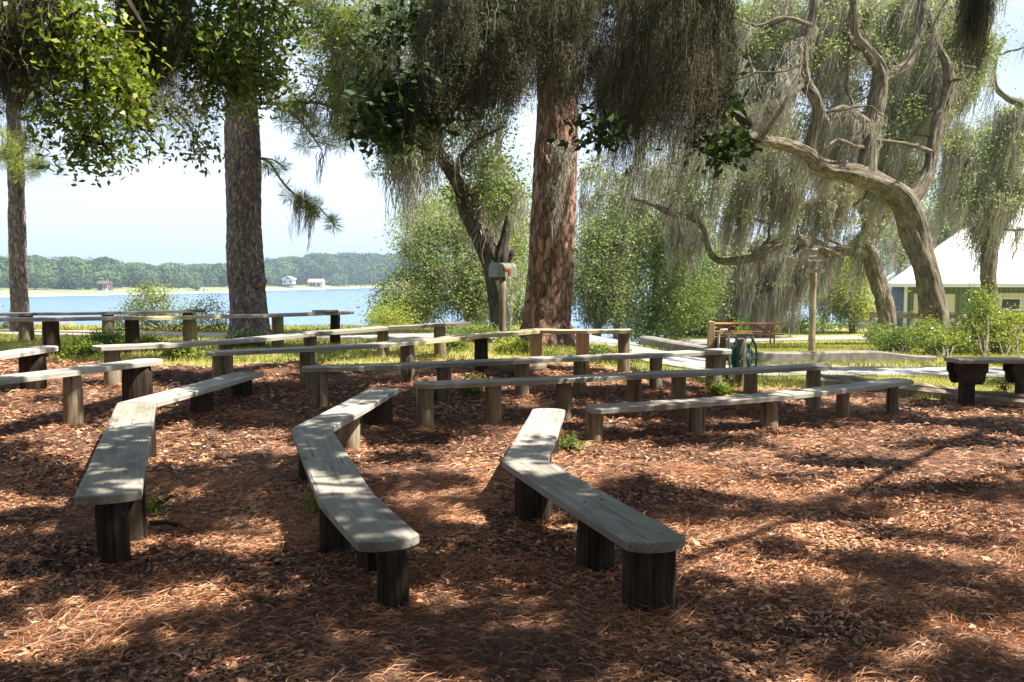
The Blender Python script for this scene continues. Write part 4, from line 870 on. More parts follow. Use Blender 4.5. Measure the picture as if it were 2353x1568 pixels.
T_ = [dict(path=[(610, 100, 15.9), (670, 80, 15.6), (740, 60, 15.4), (820, 90, 15.3)], n=50, spread=.34, r=.05),
      dict(path=[(600, 235, 15.9), (660, 240, 15.6), (720, 235, 15.4), (790, 260, 15.3), (840, 330, 15.3)], n=60, spread=.32, r=.045),
      dict(path=[(650, 240, 15.6), (700, 290, 15.4), (740, 345, 15.4)], n=16, spread=.16, r=.03),
      dict(path=[(605, 40, 15.9), (680, 10, 15.5), (800, -20, 15.3)], n=34, spread=.4, r=.05),
      dict(path=[(594, 362, 15.7), (620, 375, 15.5), (650, 420, 15.4), (690, 458, 15.3), (712, 470, 15.3), (735, 500, 15.2)], n=13, spread=.06, **{'from': .55}, r=.026),
      dict(path=[(594, 362, 15.7), (628, 368, 15.4), (652, 385, 15.3)], n=3, spread=.04, **{'from': .8}, r=.015),
      dict(path=[(615, 378, 15.5), (617, 405, 15.5)], n=2, spread=.03, **{'from': .8}, r=.012),
      dict(path=[(733, 475, 15.2), (770, 520, 15.2)], n=3, spread=.04, **{'from': .7}, r=.012)]
pe = pine('tall greyish pine trunk with a knot on its right side by the lake', [(573, 775, 15.8, 76), (570, 700, 15.8, 76), (565, 630, 15.8, 78), (561, 520, 15.8, 76), (559, 400, 15.8, 76), (557, 300, 15.8, 74), (556, 220, 15.8, 66), (556, 100, 15.8, 62), (556, -60, 15.8, 58)], 'bark_pinegrey', top=13, tufts=T_, knot=(604, 648, 15.6))
A = np.array([P(x, y, 15.3) for x, y in [(690, 458), (684, 455), (705, 470), (715, 478), (722, 490), (712, 474), (700, 250), (720, 245), (680, 245), (740, 350), (770, 255), (655, 245), (640, 240), (800, 280)]])
V, Fc, rd, _ = moss_geo(A, 26, .35, .85, .05, .012, S=6, lean=(-.12, 0)); nmesh('spanish_moss', V, Fc, M['moss'], pe, rnd=rd)
pine('slender pink-brown pine trunk at the left edge of the photo', [(46, 752, 17, 34), (44, 650, 17, 37), (40, 560, 17, 36), (38, 450, 17, 34), (34, 330, 17, 31), (30, 200, 17, 30), (26, -60, 17, 27)], 'bark_pinegrey', top=13,
     tufts=[dict(path=[(35, 400, 17), (60, 385, 16.8), (95, 380, 16.6), (125, 395, 16.6)], n=11, spread=.1, r=.02), dict(path=[(34, 350, 17), (20, 370, 16.6), (5, 340, 16.6)], n=18, spread=.2, r=.02), dict(path=[(33, 300, 17), (45, 330, 16.8), (60, 350, 16.7)], n=12, spread=.15, r=.02)])
# ------------------------------------------------------------------ leaning double oak behind the mailbox
tree('leaning_oak', 'dark leaning oak with a forked trunk and a broken snag behind the mailbox', [
    [(1150, 785, 16.3, 48), (1146, 700, 16.3, 46), (1135, 620, 16.3, 56), (1110, 560, 16.2, 44), (1078, 490, 16.1, 42), (1060, 440, 16.0, 38), (1030, 385, 15.9, 32), (1000, 335, 15.8, 26), (983, 285, 15.8, 22), (975, 200, 15.8, 20), (962, 100, 15.8, 18), (950, -40, 15.8, 14)],
    [(1142, 640, 16.3, 40), (1150, 600, 16.2, 40), (1160, 555, 16.2, 26), (1164, 520, 16.2, 16), (1166, 500, 16.2, 6)],
    [(1158, 610, 16.3, 26), (1175, 580, 16.2, 20), (1184, 572, 16.2, 10)],
    [(1044, 410, 15.9, 16), (1060, 360, 15.7, 14), (1100, 320, 15.5, 10), (1160, 290, 15.3, 8)],
    [(990, 300, 15.8, 12), (940, 250, 15.6, 10), (880, 230, 15.4, 8)]],
    foliage=[(1050, 250, 16, 130, 110, 1.2, .22), (1120, 430, 16.6, 75, 110, .8, .2), (930, 330, 15.6, 60, 90, .8, .12), (900, 120, 15.5, 130, 150, 1.2, .24), (790, 120, 15.2, 70, 110, .8, .12), (1150, 120, 16, 120, 120, 1.0, .1)],
    nclus=330, per=62, crad=.2, leafL=.085, leafW=.04, leafmat='leaf_mid', bk='bark_dark', moss=dict(n=330, l=(.5, 1.5), per=24, rad=.09, w=.016, lean=(-.05, 0)))
# ------------------------------------------------------------------ oaks on the right
tree('mossy_oak', 'large sunlit oak with a curved trunk and mossy limbs before the green cabin', [
    [(2153, 800, 21, 84), (2146, 720, 21, 72), (2132, 650, 21, 66), (2112, 575, 21, 64), (2092, 510, 21, 66), (2072, 468, 20.9, 68), (2040, 440, 20.8, 62), (2000, 415, 20.6, 58), (1950, 397, 20.4, 52), (1900, 390, 20.2, 44), (1872, 372, 20.0, 36), (1862, 340, 19.8, 32), (1868, 305, 19.7, 30), (1880, 262, 19.6, 28), (1872, 225, 19.5, 28), (1850, 190, 19.5, 26), (1846, 120, 19.4, 22), (1868, 40, 19.4, 20), (1875, -80, 19.4, 16)],
    [(1880, 380, 20, 34), (1850, 352, 19.6, 30), (1810, 335, 19.3, 30), (1760, 325, 19, 28), (1715, 312, 18.6, 26), (1680, 285, 18.3, 22), (1650, 250, 18, 18), (1620, 235, 17.8, 12)],
    [(1990, 410, 20.6, 50), (1993, 360, 20.6, 42), (1997, 300, 20.6, 42), (2012, 240, 20.6, 40), (2022, 190, 20.6, 36), (2018, 150, 20.5, 32), (1990, 110, 20.3, 26), (1965, 70, 20.2, 20), (1960, -60, 20, 16)],
    [(2020, 190, 20.6, 28), (2060, 165, 20.8, 26), (2090, 140, 21, 20), (2110, 60, 21.2, 16), (2120, -60, 21.3, 12)],
    [(2085, 470, 20.9, 40), (2110, 440, 21, 34), (2135, 390, 21.2, 30), (2145, 330, 21.3, 28), (2160, 270, 21.4, 28), (2178, 210, 21.5, 24), (2176, 150, 21.6, 18), (2150, 90, 21.7, 14), (2130, 20, 21.8, 10)],
    [(1962, 0, 20, 18), (1900, -30, 19.8, 14), (1800, -20, 19.4, 12), (1720, -40, 19.2, 9), (1650, -20, 19, 6)],
    [(1868, 60, 19.4, 14), (1800, 40, 19.1, 11), (1740, 60, 18.9, 8), (1690, 40, 18.8, 5)],
    [(2118, 0, 21.2, 14), (2180, -30, 21, 12), (2260, -20, 20.8, 10), (2340, -50, 20.6, 7)],
    [(2005, 290, 20.6, 20), (1970, 265, 20.3, 18), (1935, 248, 20, 14), (1900, 260, 19.8, 8)],
    [(1995, 340, 20.6, 12), (1960, 335, 20.2, 10), (1925, 320, 19.9, 8), (1895, 345, 19.6, 6)],
    [(2140, 350, 21.2, 14), (2100, 335, 21, 12), (2040, 325, 20.8, 10), (2000, 320, 20.7, 9)],
    [(1850, 190, 19.5, 16), (1800, 230, 19, 14), (1770, 260, 18.8, 10), (1740, 200, 18.6, 8), (1720, 130, 18.5, 6)]],
    foliage=[(1900, 10, 21.6, 180, 50, 1.1, .12), (2150, 20, 22.6, 150, 60, 1.1, .12), (2140, 180, 22.8, 110, 80, 1.1, .1), (1700, 60, 20.4, 80, 70, 1.1, .08), (1760, 130, 20.6, 110, 90, 1.1, .14), (1830, 60, 20.6, 150, 80, 1.1, .1), (1960, 150, 21.6, 120, 120, 1.1, .12), (2100, 290, 22.6, 90, 100, 1.1, .12), (2080, 60, 22.6, 130, 90, 1.1, .14), (2060, 420, 23.1, 70, 60, 1.1, .1), (1700, 260, 20.1, 80, 60, 1.1, .08), (1930, 300, 21.6, 110, 60, 1.1, .08), (2230, 130, 23.1, 80, 110, 1.1, .1)],
    gnarl=16, nclus=640, per=72, crad=.19, leafL=.08, leafW=.038, leafmat='leaf_olive', bk='bark_oak', moss=dict(n=2500, l=(.25, 1.6), per=20, rad=.10, w=.016, lean=(-.28, 0)))
tree('spreading_oak', 'shaded oak with a long low horizontal limb reaching left behind the signpost', [
    [(2046, 790, 27, 44), (2035, 720, 27, 40), (2018, 650, 27, 40), (2000, 590, 27, 42), (1985, 555, 27, 38), (2020, 520, 27.2, 26), (2050, 480, 27.3, 20), (2070, 420, 27.5, 12)],
    [(1995, 580, 27, 34), (1940, 575, 26.8, 30), (1900, 580, 26.6, 28), (1870, 560, 26.4, 26), (1830, 550, 26.2, 24), (1790, 558, 26, 24), (1745, 585, 25.8, 22), (1700, 598, 25.6, 20), (1650, 598, 25.4, 18), (1630, 575, 25.2, 16), (1618, 530, 25, 15), (1590, 500, 24.8, 14), (1540, 490, 24.6, 12), (1500, 470, 24.4, 10), (1450, 455, 24.2, 7)],
    [(1995, 580, 27, 30), (1990, 510, 27, 26), (1960, 440, 26.8, 22), (1920, 425, 26.5, 20), (1880, 470, 26.2, 20), (1850, 470, 26, 18), (1800, 450, 25.8, 15), (1740, 455, 25.5, 13), (1690, 440, 25.3, 9)],
    [(1905, 430, 26.4, 16), (1870, 380, 26, 14), (1830, 330, 25.6, 12), (1800, 250, 25.4, 10), (1740, 210, 25.2, 8)],
    [(1960, 440, 26.8, 14), (2000, 380, 27, 12), (2060, 340, 27.2, 10), (2120, 250, 27.4, 8)]],
    foliage=[(1650, 420, 25, 140, 90, 1.5, .22), (1850, 420, 26, 110, 110, 1.5, .22), (1980, 480, 27, 80, 90, 1.5, .14), (1760, 300, 25.5, 110, 90, 1.5, .16), (2080, 350, 27.4, 70, 80, 1.2, .1), (1560, 360, 25, 110, 70, 1.2, .16)],
    gnarl=14, nclus=250, per=46, crad=.22, leafL=.095, leafW=.048, leafmat='leaf_olive', bk='bark_oak', moss=dict(n=1000, l=(.4, 2.0), per=19, rad=.10, w=.02, lean=(-.18, 0)))
tree('upright_oak', 'oak trunk with grey bark in front of the cabin door at the right edge', [
    [(2278, 790, 28, 36), (2274, 700, 28, 34), (2272, 620, 28, 34), (2280, 550, 28, 34), (2298, 480, 28, 30), (2310, 420, 28, 24), (2318, 350, 28, 18), (2300, 260, 27.8, 12)],
    [(2290, 500, 28, 20), (2340, 440, 27.8, 16), (2400, 400, 27.5, 12)],
    [(2400, 250, 27, 20), (2345, 238, 27, 18), (2310, 222, 27, 16), (2285, 190, 27, 14), (2290, 130, 27, 12), (2310, 90, 27, 8)],
    [(2400, 250, 27, 16), (2420, 330, 27.5, 18), (2400, 400, 27.6, 16)],
    [(2282, 530, 28, 16), (2230, 470, 27.6, 14), (2190, 430, 27.3, 8)]],
    foliage=[(2240, 330, 27.5, 60, 60, 1.2, .2), (2320, 330, 28, 70, 70, 1.2, .22), (2310, 440, 28, 70, 60, 1.2, .24), (2200, 420, 27.5, 50, 70, 1, .14), (2340, 270, 27.5, 50, 40, 1, .08), (2250, 540, 28, 50, 30, .8, .06)],
    gnarl=8, nclus=230, per=60, crad=.24, leafL=.09, leafW=.045, leafmat='leaf_olive', bk='bark_oak', moss=dict(n=420, l=(.5, 2.2), per=22, rad=.12, w=.02, lean=(-.2, 0)))
tree('background_oak', 'small moss draped oak standing behind the picnic table', [
    [(1757, 745, 34, 24), (1752, 680, 34, 22), (1748, 620, 34, 20), (1735, 580, 34, 14), (1700, 540, 34, 8)],
    [(1750, 650, 34, 14), (1790, 620, 33.8, 12), (1850, 600, 33.6, 9), (1900, 600, 33.5, 6)],
    [(1748, 620, 34, 12), (1690, 640, 33.6, 9), (1640, 640, 33.4, 6)],
    [(1750, 600, 34, 12), (1800, 540, 34, 9), (1840, 500, 34, 6)]],
    foliage=[(1700, 580, 34, 90, 60, 1.8, .3), (1830, 570, 34, 90, 60, 1.8, .3), (1760, 640, 34.5, 120, 60, 1.8, .4)],
    nclus=80, per=44, crad=.3, leafL=.12, leafW=.06, leafmat='leaf_olive', bk='bark_oak', moss=dict(n=760, l=(.8, 2.1), per=24, rad=.14, w=.032, lean=(-.1, 0)))
# bushy trees of the middle distance
def bushtree(label, stem, fol, n, per, cr_, L, mat, mossn=0, ml=(.5, 1.3), name='bushy_tree', group='bushy trees between the lawn and the lake'):
    return tree(name, label, stem, fol, int(n * 1.6), int(per * 1.05), cr_ * 1.25, L * 1.1, L * .55, mat, 'bark_oak', moss=dict(n=mossn, l=ml, per=20, rad=.12, w=.026, lean=(-.06, 0)) if mossn else None, group=group)
bushtree('broad pale olive tree with hanging moss beside the lake, left of the mailbox', [[(1080, 760, 23.5, 30), (1075, 680, 23.5, 26), (1050, 600, 23.5, 20), (1040, 520, 23.5, 10)], [(1075, 680, 23.5, 18), (1000, 640, 23.3, 14), (930, 640, 23, 8)], [(1060, 620, 23.5, 16), (1120, 540, 23.6, 10)]],
         [(1030, 620, 23.5, 120, 110, 1.5, .34), (940, 690, 23, 70, 60, 1, .2), (1060, 510, 23.6, 110, 50, 1.2, .16), (1120, 660, 23.5, 80, 90, 1.2, .2), (900, 730, 22.8, 45, 35, .6, .06), (960, 560, 23.3, 50, 50, .8, .06)], 300, 70, .22, .075, 'leaf_olive', 210, (.3, .9))
bushtree('low yellowish green bush at the waterline left end of the pale olive tree', [[(900, 770, 21.5, 8), (895, 740, 21.5, 5)]], [(895, 735, 21.5, 42, 32, .6, 1)], 40, 60, .15, .06, 'leaf_yellow')
bushtree('pale olive mossy tree just right of the big red pine', [[(1370, 790, 25, 24), (1375, 700, 25, 20), (1365, 600, 25, 12), (1350, 520, 25, 6)], [(1370, 680, 25, 12), (1430, 640, 24.6, 8)]],
         [(1370, 620, 25, 85, 110, 1.3, .55), (1400, 540, 25, 70, 50, 1, .2), (1410, 690, 25, 60, 50, 1, .25)], 170, 70, .22, .08, 'leaf_olive', 170, (.4, 1.1))
bushtree('bright green tree behind the horizontal limb, above the kerb', [[(1500, 785, 30, 20), (1505, 700, 30, 16), (1510, 600, 30, 10), (1500, 520, 30, 6)], [(1505, 690, 30, 10), (1570, 640, 30, 6)]],
         [(1500, 640, 30, 80, 90, 1.5, .3), (1560, 700, 30, 80, 60, 1.3, .24), (1480, 560, 30, 70, 60, 1.3, .2), (1600, 640, 31, 60, 90, 1.3, .16), (1470, 740, 29.5, 50, 36, 1, .1)], 200, 60, .28, .11, 'leaf_mid')
bushtree('dark green tree with sky gaps behind the low limb left of the picnic table', [[(1620, 785, 36, 20), (1625, 700, 36, 16), (1630, 560, 36, 8)], [(1625, 690, 36, 10), (1580, 600, 36, 6)]],
         [(1600, 740, 36, 110, 40, 1.5, .3), (1640, 640, 36, 90, 70, 1.5, .25), (1560, 560, 36, 90, 60, 1.5, .15), (1740, 750, 38, 140, 30, 1, .2), (1480, 480, 36, 90, 50, 1.5, .1)], 190, 50, .32, .13, 'leaf_mid', 120, (.6, 1.6))
bushtree('yellow green tree hanging over the water between the signpost and the shaded oak', [[(1960, 790, 37, 16), (1955, 700, 37, 12), (1950, 620, 37, 7)], [(1955, 700, 37, 8), (1910, 650, 37, 5)]],
         [(1945, 640, 37, 60, 60, 1.3, .5), (1900, 680, 37, 40, 36, 1, .25), (1970, 700, 37, 36, 40, 1, .25)], 100, 60, .28, .12, 'leaf_yellow', 110, (.5, 1.3))
bushtree('distant olive green tree high behind the curved oak at the right', [[(2180, 800, 44, 20), (2185, 700, 44, 16), (2190, 500, 44, 8)], [(2185, 640, 44, 10), (2150, 540, 44, 6)]],
         [(2160, 500, 44, 70, 60, 1.8, .4), (2060, 560, 43, 50, 50, 1.5, .3), (2240, 450, 44, 60, 60, 1.5, .3)], 110, 50, .35, .14, 'leaf_olive', 150, (1, 2.4))
bushtree('tall pale backlit tree with drooping moss between the big pine and the horizontal limb', [[(1420, 785, 28, 26), (1425, 700, 28, 22), (1430, 600, 28, 16), (1440, 480, 28, 10), (1450, 380, 28, 6)], [(1428, 620, 28, 12), (1500, 520, 28, 8), (1560, 460, 28, 5)]],
         [(1420, 500, 28, 100, 70, 1.5, .3), (1500, 440, 28, 110, 60, 1.5, .3), (1380, 420, 28, 70, 60, 1.4, .15), (1600, 500, 28.5, 80, 60, 1.4, .25)], 90, 40, .24, .1, 'leaf_olive', 190, (.6, 1.8))
bushtree('tall pale tree rising behind the leaning oak and the mailbox', [[(1190, 780, 29, 24), (1185, 680, 29, 20), (1180, 560, 29, 14), (1170, 440, 29, 8)], [(1183, 620, 29, 10), (1120, 500, 29, 6)]],
         [(1170, 520, 29, 70, 110, 1.5, .45), (1060, 470, 29, 100, 50, 1.5, .3), (960, 500, 29, 60, 40, 1.2, .1), (1180, 680, 29, 60, 90, 1.3, .25)], 170, 46, .26, .1, 'leaf_yellow', 130, (.5, 1.4))
bushtree('dense green bush at the waterline behind the picnic table', [[(1680, 790, 40, 12), (1680, 740, 40, 8)], [(1680, 770, 40, 8), (1820, 740, 40, 5)]],
         [(1660, 750, 40, 130, 34, 1.5, .5), (1840, 755, 40, 110, 26, 1.5, .35), (1500, 760, 39, 60, 24, 1.3, .15)], 120, 46, .34, .14, 'leaf_mid')
# ------------------------------------------------------------------ shrubs and weeds
def shrub(label, base, B, n, per, cr_, L, mat, name='shrub', stems=6, group=None, catg='shrub', W=.45):
    b = G(*base) if len(base) == 2 else np.array(base); e = thing(name, b, label, catg, group); C = blobs(B, n)
    mb = MB(); S = []
    for i in range(stems):
        tp2 = C[rng.integers(0, len(C))]; q = np.array([b + rng.normal(size=3) * [.1, .06, 0] - [0, 0, .05], (b + tp2) / 2 + rng.normal(size=3) * .06, tp2]); rr = [.02, .014, .006]; mb.tube(cat(np.c_[q, rr], .15)[:, :3], np.linspace(.02, .006, len(cat(q, .15))), 5, cap=False); S.append(np.c_[cat(q, .15), np.full(len(cat(q, .15)), .012)])
    m2, _, _ = twigs_to(np.vstack(S), C, .006, .05); mb.V += m2.V; mb.F += [tuple(i + mb.n for i in f) for f in m2.F]; mb.T += m2.T; mb.n += m2.n
    mb.build('stems', M['bark_oak'], e); V, Fc, rd = leafcloud(C, per, cr_, L, L * W, droop=-.1, flat=.9); nmesh('leaves', V, Fc, M[mat], e, rnd=rd); return e
shrub('airy light green shrub between the lake and the far left benches', (-6.6, 16.9, .45), [(340, 700, 17, 60, 42, .4, .28), (300, 740, 17, 50, 28, .4, .2), (400, 735, 17, 60, 30, .4, .18), (470, 725, 17, 45, 42, .4, .2), (505, 745, 17, 24, 24, .3, .08), (365, 672, 17, 40, 24, .3, .06)], 330, 26, .12, .05, 'leaf_bush', stems=16)
shrub('small dark twiggy shrub at the lake bank beside the slender left pine', (-9.9, 17.6, .45), [(20, 738, 17.6, 22, 16, .3, 1)], 22, 20, .07, .04, 'leaf_dark', stems=5)
BG = 'sunlit shrubs round the foot of the curved oak'
shrub('tallest bright shrub with a pointed top in front of the cabin wall', (2265, 824), [(2262, 760, 18.2, 52, 50, .5, .5), (2262, 700, 18.2, 22, 38, .3, .2), (2225, 790, 18, 50, 30, .5, .3)], 120, 62, .11, .07, 'leaf_bush', group=BG, stems=12)
shrub('leafy shrub hiding the foot of the curved oak on its right', (2180, 826), [(2175, 785, 17.8, 50, 34, .5, .7), (2130, 770, 18.2, 26, 32, .3, .3)], 80, 60, .11, .07, 'leaf_bush', group=BG, stems=9)
shrub('arching yellow green shrub at the right edge of the photo under the cabin door', (2330, 822), [(2335, 735, 18.3, 36, 12, .3, .2), (2320, 790, 18, 48, 30, .4, .5), (2300, 760, 18.2, 30, 30, .3, .3)], 80, 56, .1, .07, 'leaf_yellow', group=BG, stems=9)
shrub('low darker shrub between the shaded oak trunk and the curved oak trunk', (2070, 815), [(2060, 785, 19, 55, 26, .5, .7), (2015, 770, 20, 26, 26, .4, .3)], 80, 60, .11, .065, 'leaf_mid', group=BG, stems=9)
shrub('dark green shrub under the mailbox with one yellowish side', (1110, 818), [(1100, 780, 15.2, 46, 30, .4, .5), (1170, 790, 14.8, 34, 24, .3, .3), (1060, 765, 15.8, 40, 22, .4, .2)], 110, 42, .09, .06, 'leaf_mid', stems=9)
shrub('small upright sapling of dark leaves beside the second bracketed post', (2320, 950), [(2310, 905, 10.6, 14, 30, .08, .7), (2300, 885, 10.6, 16, 16, .08, .3)], 22, 14, .035, .03, 'leaf_dark', stems=4)
WG = 'leafy weeds along the edge of the mulch'
for (x, y, rx, lb, mt) in [(190, 822, 42, 'bright leafy weeds between the left log posts behind the pale bench end', 'leaf_bright'), (245, 802, 50, 'darker weed clump in front of the shore path at the left', 'leaf_mid'), (330, 812, 46, 'weed clump under the left part of the long green-weed bench', 'leaf_bright'), (420, 826, 38, 'pale leafy weeds just right of a log post under the long straight bench', 'leaf_bush'),
                           (560, 800, 40, 'low weeds at the foot of the grey pine', 'leaf_mid'), (1040, 806, 30, 'dark weeds left of the mailbox shrub', 'leaf_mid'), (1180, 812, 34, 'yellowish fern clump at the left foot of the big red pine', 'leaf_yellow'), (1080, 895, 14, 'small weed sprout on the mulch in front of the new yellow boards', 'leaf_yellow'), (1375, 830, 30, 'small weeds right of the big red pine', 'leaf_mid'),
                           (1000, 912, 8, 'single round leafed sprout between two middle bench posts', 'leaf_bright'), (1310, 1030, 9, 'tiny green tuft just above the bent right bench end', 'leaf_mid'), (740, 1168, 14, 'small green sprout beside the centre foreground bench', 'leaf_bright'), (340, 1180, 7, 'tiny green sprout beside the wide left bench post', 'leaf_bright'), (1655, 905, 14, 'green weeds at the foot of the hose reel post', 'leaf_bright')]:
    b = G(x, y); Y = b[1]; h = rx * .34
    shrub(lb, b, [(x, y - h * .7, Y, rx, h, rx * Y / F * .5, 1)], max(4, int(rx * 3.2)), 22, .06, .055 if Y > 8 else .035, mt, name='weed_clump', stems=4, group=WG, catg='weed', W=.5)
# grass on the lawn
def grass():
    n = 150000; u = rng.uniform(-.62, .66, n * 2); Y = rng.uniform(10.5, 34, n * 2) ** 1.0; wgt = rng.random(n * 2) < (12 / Y); u, Y = u[wgt], Y[wgt]; X = u * Y
    ok = ~inside(X, Y) & (g(X, Y) > -1.2)
    for c, wd in ((near_c, .74), (far_c, 1.0), (lc, .6), (kc, .15)):
        dmin = np.full(len(X), 9.)
        for q in c: dmin = np.minimum(dmin, (X - q[0]) ** 2 + (Y - q[1]) ** 2)
        ok &= dmin > wd ** 2
    X, Y = X[ok], Y[ok]; n = len(X); z = g(X, Y); L = rng.uniform(.035, .09, n) * (1 + .5 * (fbm(X * .8, Y * .8, 3) - .3)); an = rng.uniform(0, 6.28, n)
    d = unit(np.c_[np.cos(an) * .5, np.sin(an) * .5, np.ones(n)]); V, Fc = cards(np.c_[X, Y, z], L, .009 * np.maximum(1, Y / 12), d=d)
    rd = np.clip(.15 + .75 * fbm(X * .7, Y * .7, 50) + rng.normal(0, .17, n), 0, 1)
    nmesh('lawn_grass', V, Fc, M['grassblade'], rnd=rd, kind='stuff')
grass()
# straw heaped at the posts
hx_ = [];
for (x, y, r) in HEAP:
    if y > 13.2: continue
    n = 260; a = rng.uniform(0, 6.28, n); rr = r + np.abs(rng.normal(0, .07, n)); px_, py_ = x + np.cos(a) * rr, y + np.sin(a) * rr
    z = gm(px_, py_) + np.clip(.03 - (rr - r) * .3, 0, .03) * rng.random(n); ta = a + rng.normal(1.57, .6, n)
    d = unit(np.c_[np.cos(ta), np.sin(ta), rng.normal(0, .25, n)]); V, Fc = cards(np.c_[px_, py_, z] - d * .05, rng.uniform(.07, .16, n), .0035, d=d); STRAW.append((V, Fc, np.clip(rng.normal(.6, .15, n), 0, .95)))
# loose heaps of straw
for (x, y, rr_) in [(1580, 1080, .16), (600, 960, .2), (980, 1190, .2), (1120, 1310, .22), (380, 1360, .3), (1500, 1430, .22), (1700, 935, .2), (240, 1480, .35), (2050, 1400, .4), (730, 1240, .25)]:
    b = G(x, y); n = 700; px_ = b[0] + rng.normal(0, rr_, n); py_ = b[1] + rng.normal(0, rr_ * .6, n); hq = np.exp(-((px_ - b[0]) ** 2 / rr_ ** 2 + (py_ - b[1]) ** 2 / (rr_ * .6) ** 2) / 1.5) * .06
    ta = rng.uniform(0, 6.28, n); d = unit(np.c_[np.cos(ta), np.sin(ta), rng.normal(0, .22, n)]); V, Fc = cards(np.c_[px_, py_, gm(px_, py_) + hq * rng.random(n) + .008], rng.uniform(.06, .17, n), .003, d=d); STRAW.append((V, Fc, np.clip(rng.normal(.6, .15, n), 0, .95)))
V, Fc, rd = join(STRAW); nmesh('pine_straw', V, Fc, M['straw'], rnd=rd, kind='stuff')
# ------------------------------------------------------------------ overhanging oak: trunk outside the frame, limbs, canopy, moss
def shade(X, Y):   # wanted shade cover on the ground
    px = 1176.5 + F * X / np.maximum(Y, 1.5)
    py = 645 + F * (H - g(X, Y)) / np.maximum(Y, 1.5)
    s = np.full(np.shape(X), .42)
    s = np.where(py > 1090, .80, s)
    s = np.where((py > 1090) & (px > 1500), .50, s)
    s = np.where((py > 930) & (py < 1080) & (px < 660), .03, s)
    s = np.where((py > 930) & (py <= 1090) & (px >= 660) & (px < 1300), .28, s)
    s = np.where((py > 930) & (py <= 1090) & (px >= 1300), .33, s)
    s = np.where((py > 1180) & (px > 230) & (px < 620), .78, s)
    s = np.where((py <= 930) & (py > 860), .27, s); s = np.where(py <= 860, .3, s)
    s = np.where((py <= 812) & (py > 790) & (px < 900), .8, s)
    s = np.where(Y < 2.6, .9, s); s = np.where((X < -3.2) & (Y > 4.4) & (Y < 5.9), 0., s); s = np.where((X < -3.9) & (Y > 5.9) & (Y < 7.2), .9, s)
    return np.where((py <= 790) & (Y > 3), .12, s)
e = thing('overhanging_oak', (8.6, 8.4, 0), 'big dark oak whose limbs and moss curtain hang over the benches at the top', 'tree')
TR = np.array([[8.6, 8.4, -.2, .6], [8.5, 8.4, 1, .48], [8.3, 8.4, 3, .42], [8.0, 8.4, 4.6, .36]])
LI = [np.array([[8.0, 8.4, 4.6, .28], [6.4, 8.5, 5.5, .22], [4.6, 8.3, 5.9, .18], [3.0, 8.2, 5.6, .15], [2.0, 8.6, 5.0, .13], [1.0, 8.9, 4.75, .1], [0, 9.0, 4.7, .07], [-1.0, 8.9, 4.6, .04]]),
      np.array([[3.0, 8.2, 5.6, .17], [2.35, 8.2, 4.9, .17], [1.75, 8.2, 4.15, .15], [1.85, 8.3, 3.6, .11], [2.1, 8.6, 3.25, .07], [2.4, 9.0, 3.05, .04]]),
      np.array([[8.0, 8.4, 4.6, .07], [7.2, 6.6, 6, .04], [6.4, 4.9, 6.9, .035], [4.8, 2.9, 7.2, .035], [4.6, .6, 7.3, .03]]),
      np.array([[6.4, 4.9, 6.9, .04], [4.0, 3.9, 7.3, .035], [1.5, 4.4, 7.4, .03], [-1.2, 3.8, 7.4, .025], [-4, 4.4, 7.3, .02]]),
      np.array([[6.4, 8.5, 5.5, .12], [6.0, 9.8, 6.8, .09], [5.5, 11.5, 7.6, .07], [4, 13, 8, .05]]), np.array([[8.0, 8.4, 4.6, .2], [9.0, 7, 6.5, .13], [10, 4.5, 7.4, .08]]),
      np.array([[4.6, 8.3, 5.9, .09], [3, 8.2, 7.2, .06], [.5, 9, 8.0, .045], [-1, 12, 8.4, .03]])]
trunk_mb([TR]).build('trunk', M['bark_dark'], e, smooth=True)
for L in LI: trunk_mb([L], 10).build('limb', M['bark_dark'], e, smooth=True)
S0 = np.vstack([samp(L, .15) for L in [TR] + LI])
# canopy over the ground, thin where the sun falls through
n = 26000; gxx = rng.uniform(-13, 11, n); gyy = rng.uniform(-9, 15.5, n)
nz = fbm(gxx * 1.0 + 3, gyy * 2.3, 60, 4); nz2 = vn(gxx * 4, gyy * 7, 70)
q = nz * .8 + nz2 * .2; srt = np.sort(q); uq = np.searchsorted(srt, q) / n
kp = uq < shade(gxx, gyy); gxx, gyy = gxx[kp], gyy[kp]
hh = 6.0 + rng.random(len(gxx)) * 1.2; yc = gyy - .106 / .848 * hh; hh = np.maximum(hh, 1.48 + .335 * (yc + 1) + .3 + rng.random(len(gxx)) * .8)
Cn = np.c_[gxx + .519 / .848 * hh, gyy - .106 / .848 * hh, hh]
hub = Cn[rng.integers(0, len(Cn), 200)]; hub = hub[np.argsort(np.min(np.linalg.norm(S0[None, ::6, :3] - hub[:, None], axis=2), axis=1))]
mb, tp_, S1 = twigs_to(S0, hub, .035, .2); mb.build('branches', M['bark_dark'], e, smooth=True)
V, Fc, rd = leafcloud(Cn, 36, .085, .125, .085, flat=.6); 
